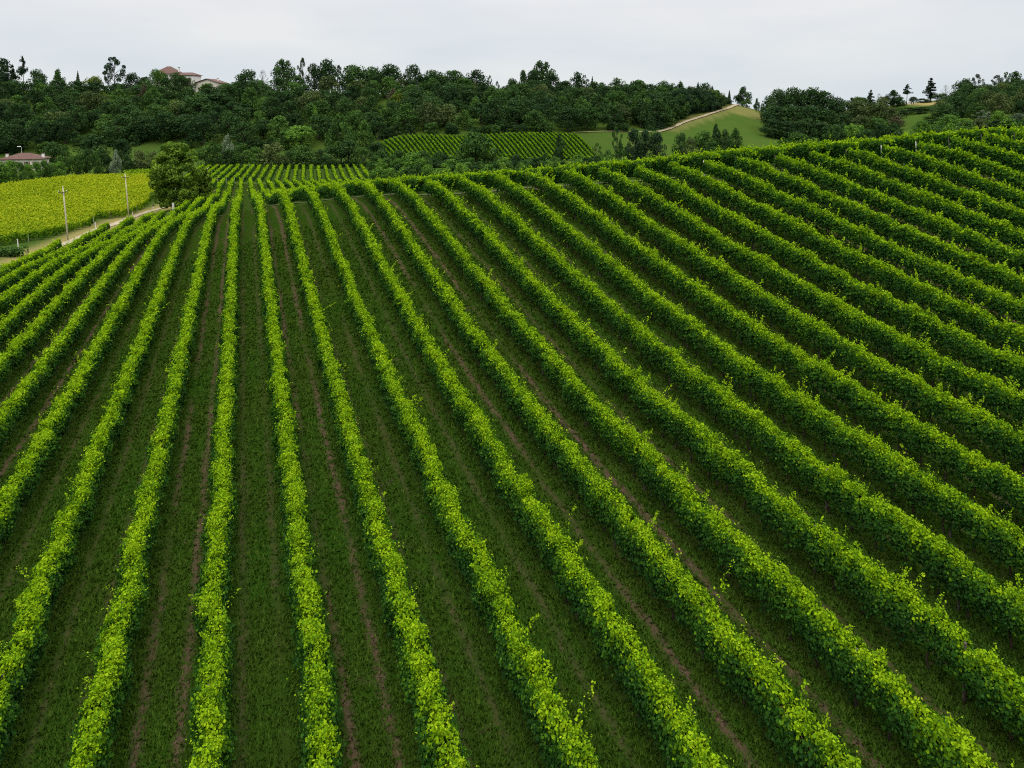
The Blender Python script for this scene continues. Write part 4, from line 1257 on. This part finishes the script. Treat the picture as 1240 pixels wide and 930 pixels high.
# low scrub closing the foot of the wood
for k in range(80):
    u = r.uniform(-20, 760)
    if 345 < u < 445: continue
    d = np.interp(u, [a for a, _ in FRONT], [b for _, b in FRONT]) - r.uniform(-2, 4)
    lab = 'low dark scrub bush along the foot of the ridge wood'
    plant(u, d, r.uniform(4, 7), r.uniform(3.5, 6.5), 'shrub', 'dark' if r.random() < .7 else 'mid', lab, 'scrub bushes along the foot of the wood', r)
print('trees', n_tree)

# ------------------------------------------------------------------ the roadside tree
def roadside(u, depth_, hgt, wid, seed, nc, label, lean=0):
    g = at(u, depth_)
    rr_ = np.random.default_rng(seed)
    lob = []
    for k in range(215):
        th = rr_.uniform(0, 6.28); q = rr_.random() ** .5; zf = rr_.random()
        env = math.sin(math.pi * (zf * .74 + .17)) ** .6
        a = wid / 2 * env * q
        lr = rr_.uniform(.75, 1.45) * wid / 10
        lob.append((a * math.cos(th), a * math.sin(th), 1.2 + (hgt - 2.0) * zf, lr, lr * .8))
    root = empty('roadside_tree', (g[0], g[1], g[2]), 0)
    tag(root, label, 'tree')
    b = MB()
    b.tube([(0, 0, -.3), (.04, 0, 1.0), (-.05, .05, 2.4), (.05, 0, 4.5), (0, .1, hgt * .75)], [.34, .27, .24, .18, .06], 10)
    for k in range(9):
        th = k * 2.4; zs = 1.9 + k * .6; e = wid * .36
        b.tube([(0, 0, zs), (e * .5 * math.cos(th), e * .5 * math.sin(th), zs + 1.1), (e * math.cos(th), e * math.sin(th), zs + 2.3)], [.11, .08, .03], 6)
    link('trunk', b.mesh('trunk', True), M_palebark, root)
    link('crown', lobes_to_cards(lob, nc, .42, rr_, .8).mesh('crown'), M_crown['road'], root)
    return root
roadside(213, 163, 15.4, 9.6, 303, 27000, 'large bushy roadside tree with a pale trunk where the gravel road bends')
roadside(245, 170, 9.2, 4.4, 305, 9000, 'lower slimmer tree standing close behind the right side of the large roadside tree')
# bramble bush by the road at the left edge
g_b = at(8, 101)
lob = [(r.uniform(-3.2, 2.3), r.normal(0, .5), .45 + .35 * r.random(), r.uniform(.5, .8), r.uniform(.5, .75)) for _ in range(26)]
bush = link('bramble_bush', lobes_to_cards(lob, 3000, .26, r).mesh('bramble_bush'), M_crown['mid'], None, tuple(g_b), (0, 0, -PSI))
tag(bush, 'low dark green bush beside the gravel road at the left edge of the photo', 'bush')

# ------------------------------------------------------------------ utility poles, posts, lamp
def utility_pole(u, depth_, h, label, lean):
    g = at(u, depth_)
    root = empty('utility_pole', tuple(g), -PSI + R(12))
    root.rotation_euler = (0, -lean, -PSI)
    tag(root, label, 'utility pole', 'utility poles along the gravel road')
    b = MB(); b.tube([(0, 0, -.6), (.02, 0, h * .5), (0, 0, h)], [.135, .115, .09], 10); link('pole', b.mesh('pole', True), M_pole, root)
    b = MB(); b.box((0, -.15, h - .75), (1.5, .10, .12)); b.tube([(-.45, -.15, h - .75), (0, -.13, h - 1.25)], .02, 5); b.tube([(.45, -.15, h - .75), (0, -.13, h - 1.25)], .02, 5)
    link('crossarm', b.mesh('crossarm'), M_post, root)
    for x in (-.66, 0, .66):
        b = MB(); zb = h - .69 if x else h
        b.tube([(x, -.15 if x else 0, zb), (x, -.15 if x else 0, zb + .10), (x, -.15 if x else 0, zb + .22)], [.03, .06, .04], 8)
        link('insulator', b.mesh('insulator', True), M_palepost, root)
utility_pole(82.3, 117, 8.7, 'pale wooden utility pole with a crossarm, the nearer of two beside the road', R(3.6))
utility_pole(156, 152, 9.4, 'weathered utility pole with a crossarm, the farther of two, left of the roadside tree', R(3.2))


def marker(u, depth_, h, label, name='marker_post', mat=None, wdt=.12):
    g = at(u, depth_)
    b = MB(); b.box((0, 0, h / 2 - .15), (wdt, wdt * .8, h + .3), 0, .92); b.box((0, 0, h + .02), (wdt * 1.1, wdt * .9, .04))
    tag(link(name, b.mesh(name), mat or M_palepost, None, tuple(g), (R(1.5), R(-3), -PSI)), label, 'post')
marker(22.5, 106, 1.7, 'white post at the corner of the yellow field behind the low bush')
marker(116, 131, 1.4, 'thin pale post between the two utility poles, at the road verge')
marker(134, 150, 1.6, 'grey post before the dark gap in the yellow field', mat=M_post)
marker(161, 157, .9, 'short white post just right of the farther utility pole')
marker(210.5, 158, 1.9, 'white post under the left side of the roadside tree', wdt=.35)
for k, (u, v) in enumerate([(866, 44), (1056, 0), (1106, 0)]):
    pass

# street lamp behind the farmhouse
g = at(27, 316)
root = empty('street_lamp', tuple(g), -PSI); tag(root, 'street lamp with a pale head behind the farmhouse roof', 'street lamp')
b = MB(); b.tube([(0, 0, -.3), (0, 0, 5.6), (-.12, 0, 8.6), (-.9, 0, 8.95)], [.10, .08, .06, .05], 8); link('pole', b.mesh('pole', True), M_metal, root)
b = MB(); b.box((-1.1, 0, 8.95), (1.5, .5, .28), 0, .8); link('lamp_head', b.mesh('lamp_head'), M_wallwhite, root)


# ------------------------------------------------------------------ houses
def hip_roof(w, d, z, h, ov=.6, ridge=.35, thick=.22):
    x, y = w / 2 + ov, d / 2 + ov; rx = max(0.05, w / 2 * ridge)
    b = MB()
    P = [(-x, -y, z), (x, -y, z), (x, y, z), (-x, y, z), (-x, -y, z + thick), (x, -y, z + thick), (x, y, z + thick), (-x, y, z + thick), (-rx, 0, z + h), (rx, 0, z + h)]
    b.poly(P, [(0, 3, 2, 1), (0, 1, 5, 4), (1, 2, 6, 5), (2, 3, 7, 6), (3, 0, 4, 7), (4, 5, 9, 8), (5, 6, 9), (6, 7, 8, 9), (7, 4, 8)])
    return b.mesh('roof')


def gable_roof(w, d, z, h, ov=.5, thick=.2):
    """ridge along y, gable facing -y"""
    x, y = w / 2 + ov, d / 2 + ov
    b = MB()
    P = []
    for yy in (-y, y):
        P += [(-x, yy, z), (0, yy, z + h), (x, yy, z), (-x, yy, z + thick), (0, yy, z + h + thick), (x, yy, z + thick)]
    b.poly(P, [(3, 9, 10, 4), (4, 10, 11, 5), (0, 1, 7, 6), (1, 2, 8, 7), (0, 3, 4, 1), (1, 4, 5, 2), (6, 7, 10, 9), (7, 8, 11, 10), (0, 6, 9, 3), (2, 5, 11, 8)])
    return b.mesh('roof')


def wall_box(w, d, h, gable=0):
    b = MB()
    P = [(-w / 2, -d / 2, -1), (w / 2, -d / 2, -1), (w / 2, d / 2, -1), (-w / 2, d / 2, -1), (-w / 2, -d / 2, h), (w / 2, -d / 2, h), (w / 2, d / 2, h), (-w / 2, d / 2, h)]
    F = [(3, 2, 1, 0), (0, 1, 5, 4), (1, 2, 6, 5), (2, 3, 7, 6), (3, 0, 4, 7), (4, 5, 6, 7)]
    if gable:
        P += [(0, -d / 2, h + gable), (0, d / 2, h + gable)]
        F = F[:-1] + [(4, 5, 8), (6, 7, 9), (5, 6, 9, 8), (7, 4, 8, 9)]
    b.poly(P, F)
    return b.mesh('wall')


def window(root, x, z, y, w=1.0, h=1.4, shut=True):
    b = MB(); b.box((0, 0, 0), (w + .2, .10, h + .2)); f = link('window', b.mesh('window'), M_wallwhite, root, (x, y - .03, z))
    b = MB(); b.box((0, 0, 0), (w, .05, h)); link('pane', b.mesh('pane'), M_dark, f, (0, -.06, 0))
    if shut:
        for s_ in (-1, 1):
            b = MB(); b.box((0, 0, 0), (w * .48, .05, h)); link('shutter', b.mesh('shutter'), M_shutter, f, (s_ * (w * .75 + .12), -.04, 0))


def chimney(root, x, y, z, h=1.4, w=.7):
    b = MB(); b.box((0, 0, h / 2), (w, w, h)); c = link('chimney', b.mesh('chimney'), M_wallwhite, root, (x, y, z))
    b = MB(); b.box((0, 0, h + .10), (w * 1.35, w * 1.35, .2)); link('chimney_cap', b.mesh('chimney_cap'), M_roof, c)


def house(name, u, depth_, zb, label, cat='house', rz=0):
    g = plan(u, depth_)
    root = empty(name, (g[0], g[1], zb), -PSI + rz); tag(root, label, cat); return root

# farmhouse on the left: low, hipped tile roof, two white chimneys
fh = house('farmhouse', 30.5, 305, CZ - 24.2, 'low cream farmhouse with a hipped terracotta roof and two white chimneys behind the hedge', rz=R(16))
link('wall', wall_box(15.0, 9, 4.3), M_wall, fh)
link('roof', hip_roof(15.0, 9, 4.3, 2.5, .8, .22), M_roof, fh)
chimney(fh, -6.0, -1.5, 4.9, 1.6, .9); chimney(fh, 7.0, -1.0, 4.8, 1.7, .9)
for x in (-5.2, -2.0, 2.0, 5.2): window(fh, x, 2.6, -4.5, 1.0, 1.4)
# villa on the ridge
vl = house('villa', 207, 452, CZ + 12.6, 'tall pale villa with a red hipped roof on the ridge, half hidden by trees', 'villa', R(-8))
link('wall', wall_box(13.5, 11, 10.4), M_wallwhite, vl)
link('roof', hip_roof(13.5, 11, 10.4, 5.0, .8, .18), M_roof, vl)
w_ = link('wing_wall', wall_box(14.5, 9, 9.6), M_wallwhite, vl, (10.6, 1.2, 0)); link('wing_roof', hip_roof(14.5, 9, 9.6, 2.0, .8, .6), M_roof, vl, (10.6, 1.2, 0))
chimney(vl, 6.9, -.4, 12.0, 2.6, .9)
for x in (-4.6, -1.4, 1.8, 4.8):
    for z in (3, 6.5, 9.0): window(vl, x, z, -5.5, 1.0, 1.6)
for x in (9.6, 12.4, 15.6):
    for z in (3, 7.4): window(vl, x, z, -3.3, 1.0, 1.6)
gh = house('gabled_house', 258, 452, CZ + 12.0, 'small pale house with a low gabled roof on the ridge right of the villa', rz=R(-10))
link('wall', wall_box(15.5, 10, 5.4, 2.6), M_wall, gh)
link('roof', gable_roof(15.5, 10, 5.4, 2.65, .9), M_roof, gh)
for x in (-2.6, 2.6): window(gh, x, 4.2, -5.0, .9, 1.2, False)
chimney(gh, 3.2, 1.5, 7.0, 1.6, .7)
ht = house('garden_hut', 1101, 447, z1(*plan(1101, 447)), 'tiny white hut beside the umbrella pine on the right skyline', 'hut')
link('wall', wall_box(1.9, 1.8, 1.5, .45), M_wallwhite, ht); link('roof', gable_roof(1.9, 1.8, 1.5, .47, .15, .08), M_metal, ht)
b = MB(); b.box((0, -.92, .65), (.7, .05, 1.3)); link('door', b.mesh('door'), M_shutter, ht)


# ------------------------------------------------------------------ walker on the verge
def person(u, depth_, h, face, label):
    g = at(u, depth_)
    root = empty('person', tuple(g), face); root.scale = (h / 1.7,) * 3
    tag(root, label, 'person')
    vs = [(0, 0, .92), (0, .01, 1.12), (0, .01, 1.34), (0, 0, 1.44), (0, -.01, 1.50), (0, -.02, 1.60), (0, -.015, 1.69),
          (-.17, .01, 1.37), (-.23, .03, 1.12), (-.22, -.06, .90), (-.22, -.10, .80), (.17, .01, 1.37), (.23, -.02, 1.12), (.22, -.14, .93), (.22, -.18, .83),
          (-.09, 0, .88), (-.10, -.06, .50), (-.10, .02, .08), (-.10, -.12, .03), (.09, 0, .88), (.10, .05, .50), (.10, .16, .10), (.10, .05, .03)]
    es = [(0, 1), (1, 2), (2, 3), (3, 4), (4, 5), (5, 6), (2, 7), (7, 8), (8, 9), (9, 10), (2, 11), (11, 12), (12, 13), (13, 14), (0, 15), (15, 16), (16, 17), (17, 18), (0, 19), (19, 20), (20, 21), (21, 22)]
    rad_ = [.135, .125, .15, .075, .055, .085, .075, .07, .052, .04, .045, .07, .052, .04, .045, .10, .07, .045, .04, .10, .07, .045, .04]
    me = bpy.data.meshes.new('person_body'); me.from_pydata(vs, es, []); me.update()
    o = link('body', me, M_skin, root)
    me.materials.append(M_cloth_dark); me.materials.append(M_cloth_pale)
    sk = o.modifiers.new('skin', 'SKIN')
    for k, q in enumerate(rad_): me.skin_vertices[0].data[k].radius = (q, q * .8)
    me.skin_vertices[0].data[0].use_root = True
    sb = o.modifiers.new('sub', 'SUBSURF'); sb.levels = 1; sb.render_levels = 1
    dg = bpy.context.evaluated_depsgraph_get()
    new = bpy.data.meshes.new_from_object(o.evaluated_get(dg))
    o.modifiers.clear(); o.data = new
    new.materials.clear()
    for m_ in (M_skin, M_cloth_dark, M_cloth_pale): new.materials.append(m_)
    for p in new.polygons:
        z = p.center.z
        p.material_index = 2 if z < .90 and abs(p.center.x) < .19 else (1 if z < 1.45 and z > .86 else 0)
    b = MB(); b.tube([(0, .0, 1.60), (0, .01, 1.70), (0, .01, 1.745)], [.093, .088, .03], 10); link('hair', b.mesh('hair', True), M_cloth_dark, root)
person(185.8, 171, 1.3, -PSI + .5, 'small distant walker in a dark top and pale trousers on the road verge')

# ------------------------------------------------------------------ sky, sun, camera
W = bpy.data.worlds.new('World'); sc.world = W; W.use_nodes = True
nt = W.node_tree; nt.nodes.clear()
out = nt.nodes.new('ShaderNodeOutputWorld'); bg = nt.nodes.new('ShaderNodeBackground')
SUN_EL, SUN_AZ = R(58), R(205)
skyn = nt.nodes.new('ShaderNodeTexSky'); skyn.sky_type = 'NISHITA'; skyn.sun_disc = False
skyn.sun_elevation = SUN_EL; skyn.sun_rotation = SUN_AZ
skyn.dust_density = 4.0
tc = nt.nodes.new('ShaderNodeTexCoord')
sep = nt.nodes.new('ShaderNodeSeparateXYZ'); nt.links.new(tc.outputs['Generated'], sep.inputs[0])
# overcast layer: about three times brighter overhead than at the horizon, faint broad cloud bands
cl = ramp(nt, sep.outputs[2], [(0.0, (7.1, 7.7, 7.9)), (.14, (7.6, 7.75, 7.95)), (.30, (10, 10.2, 10.4)), (.60, (21, 21, 20.6)), (1.0, (29, 28.6, 27.6))])
mp = nt.nodes.new('ShaderNodeMapping'); mp.inputs['Scale'].default_value = (2.0, 2.0, 9.0)
nt.links.new(tc.outputs['Generated'], mp.inputs[0])
nn = noise(nt, mp.outputs[0], 1.6, 4.0, .5)
cl2 = mixc(nt, 1.0, cl, ramp(nt, nn, [(.32, (.90, .935, .975)), (.68, (1.06, 1.035, 1.02))]), 'MULTIPLY')
mix = mixc(nt, .90, skyn.outputs[0], cl2)
nt.links.new(mix, bg.inputs['Color']); bg.inputs['Strength'].default_value = .10
nt.links.new(bg.outputs[0], out.inputs['Surface'])

sl = bpy.data.lights.new('sun', 'SUN'); sl.energy = 1.2; sl.angle = R(35); sl.color = (1.0, .96, .90)
so = bpy.data.objects.new('sun', sl); COL.objects.link(so)
sd = Vector((math.sin(SUN_AZ) * math.cos(SUN_EL), math.cos(SUN_AZ) * math.cos(SUN_EL), math.sin(SUN_EL)))
so.rotation_euler = sd.to_track_quat('Z', 'Y').to_euler()

cam = bpy.data.cameras.new('camera'); co_ = bpy.data.objects.new('camera', cam); COL.objects.link(co_)
co_.location = (0, 0, CZ); co_.rotation_euler = (math.pi / 2 - PITCH, 0, -PSI)
cam.sensor_width = 36; cam.lens = 36 * FPX / 1240; cam.shift_y = (VP - 465) / 1240; cam.clip_end = 4000; cam.clip_start = .5
sc.camera = co_
sc.view_settings.view_transform = 'Standard'; sc.view_settings.look = 'None'; sc.view_settings.exposure = 0.14; sc.view_settings.gamma = 1.0
sc.view_settings.use_curve_mapping = False
sc.cycles.max_bounces = 5; sc.cycles.diffuse_bounces = 3; sc.cycles.transmission_bounces = 3; sc.cycles.glossy_bounces = 2
sc.cycles.use_denoising = False
sc.cycles.filter_width = 1.1
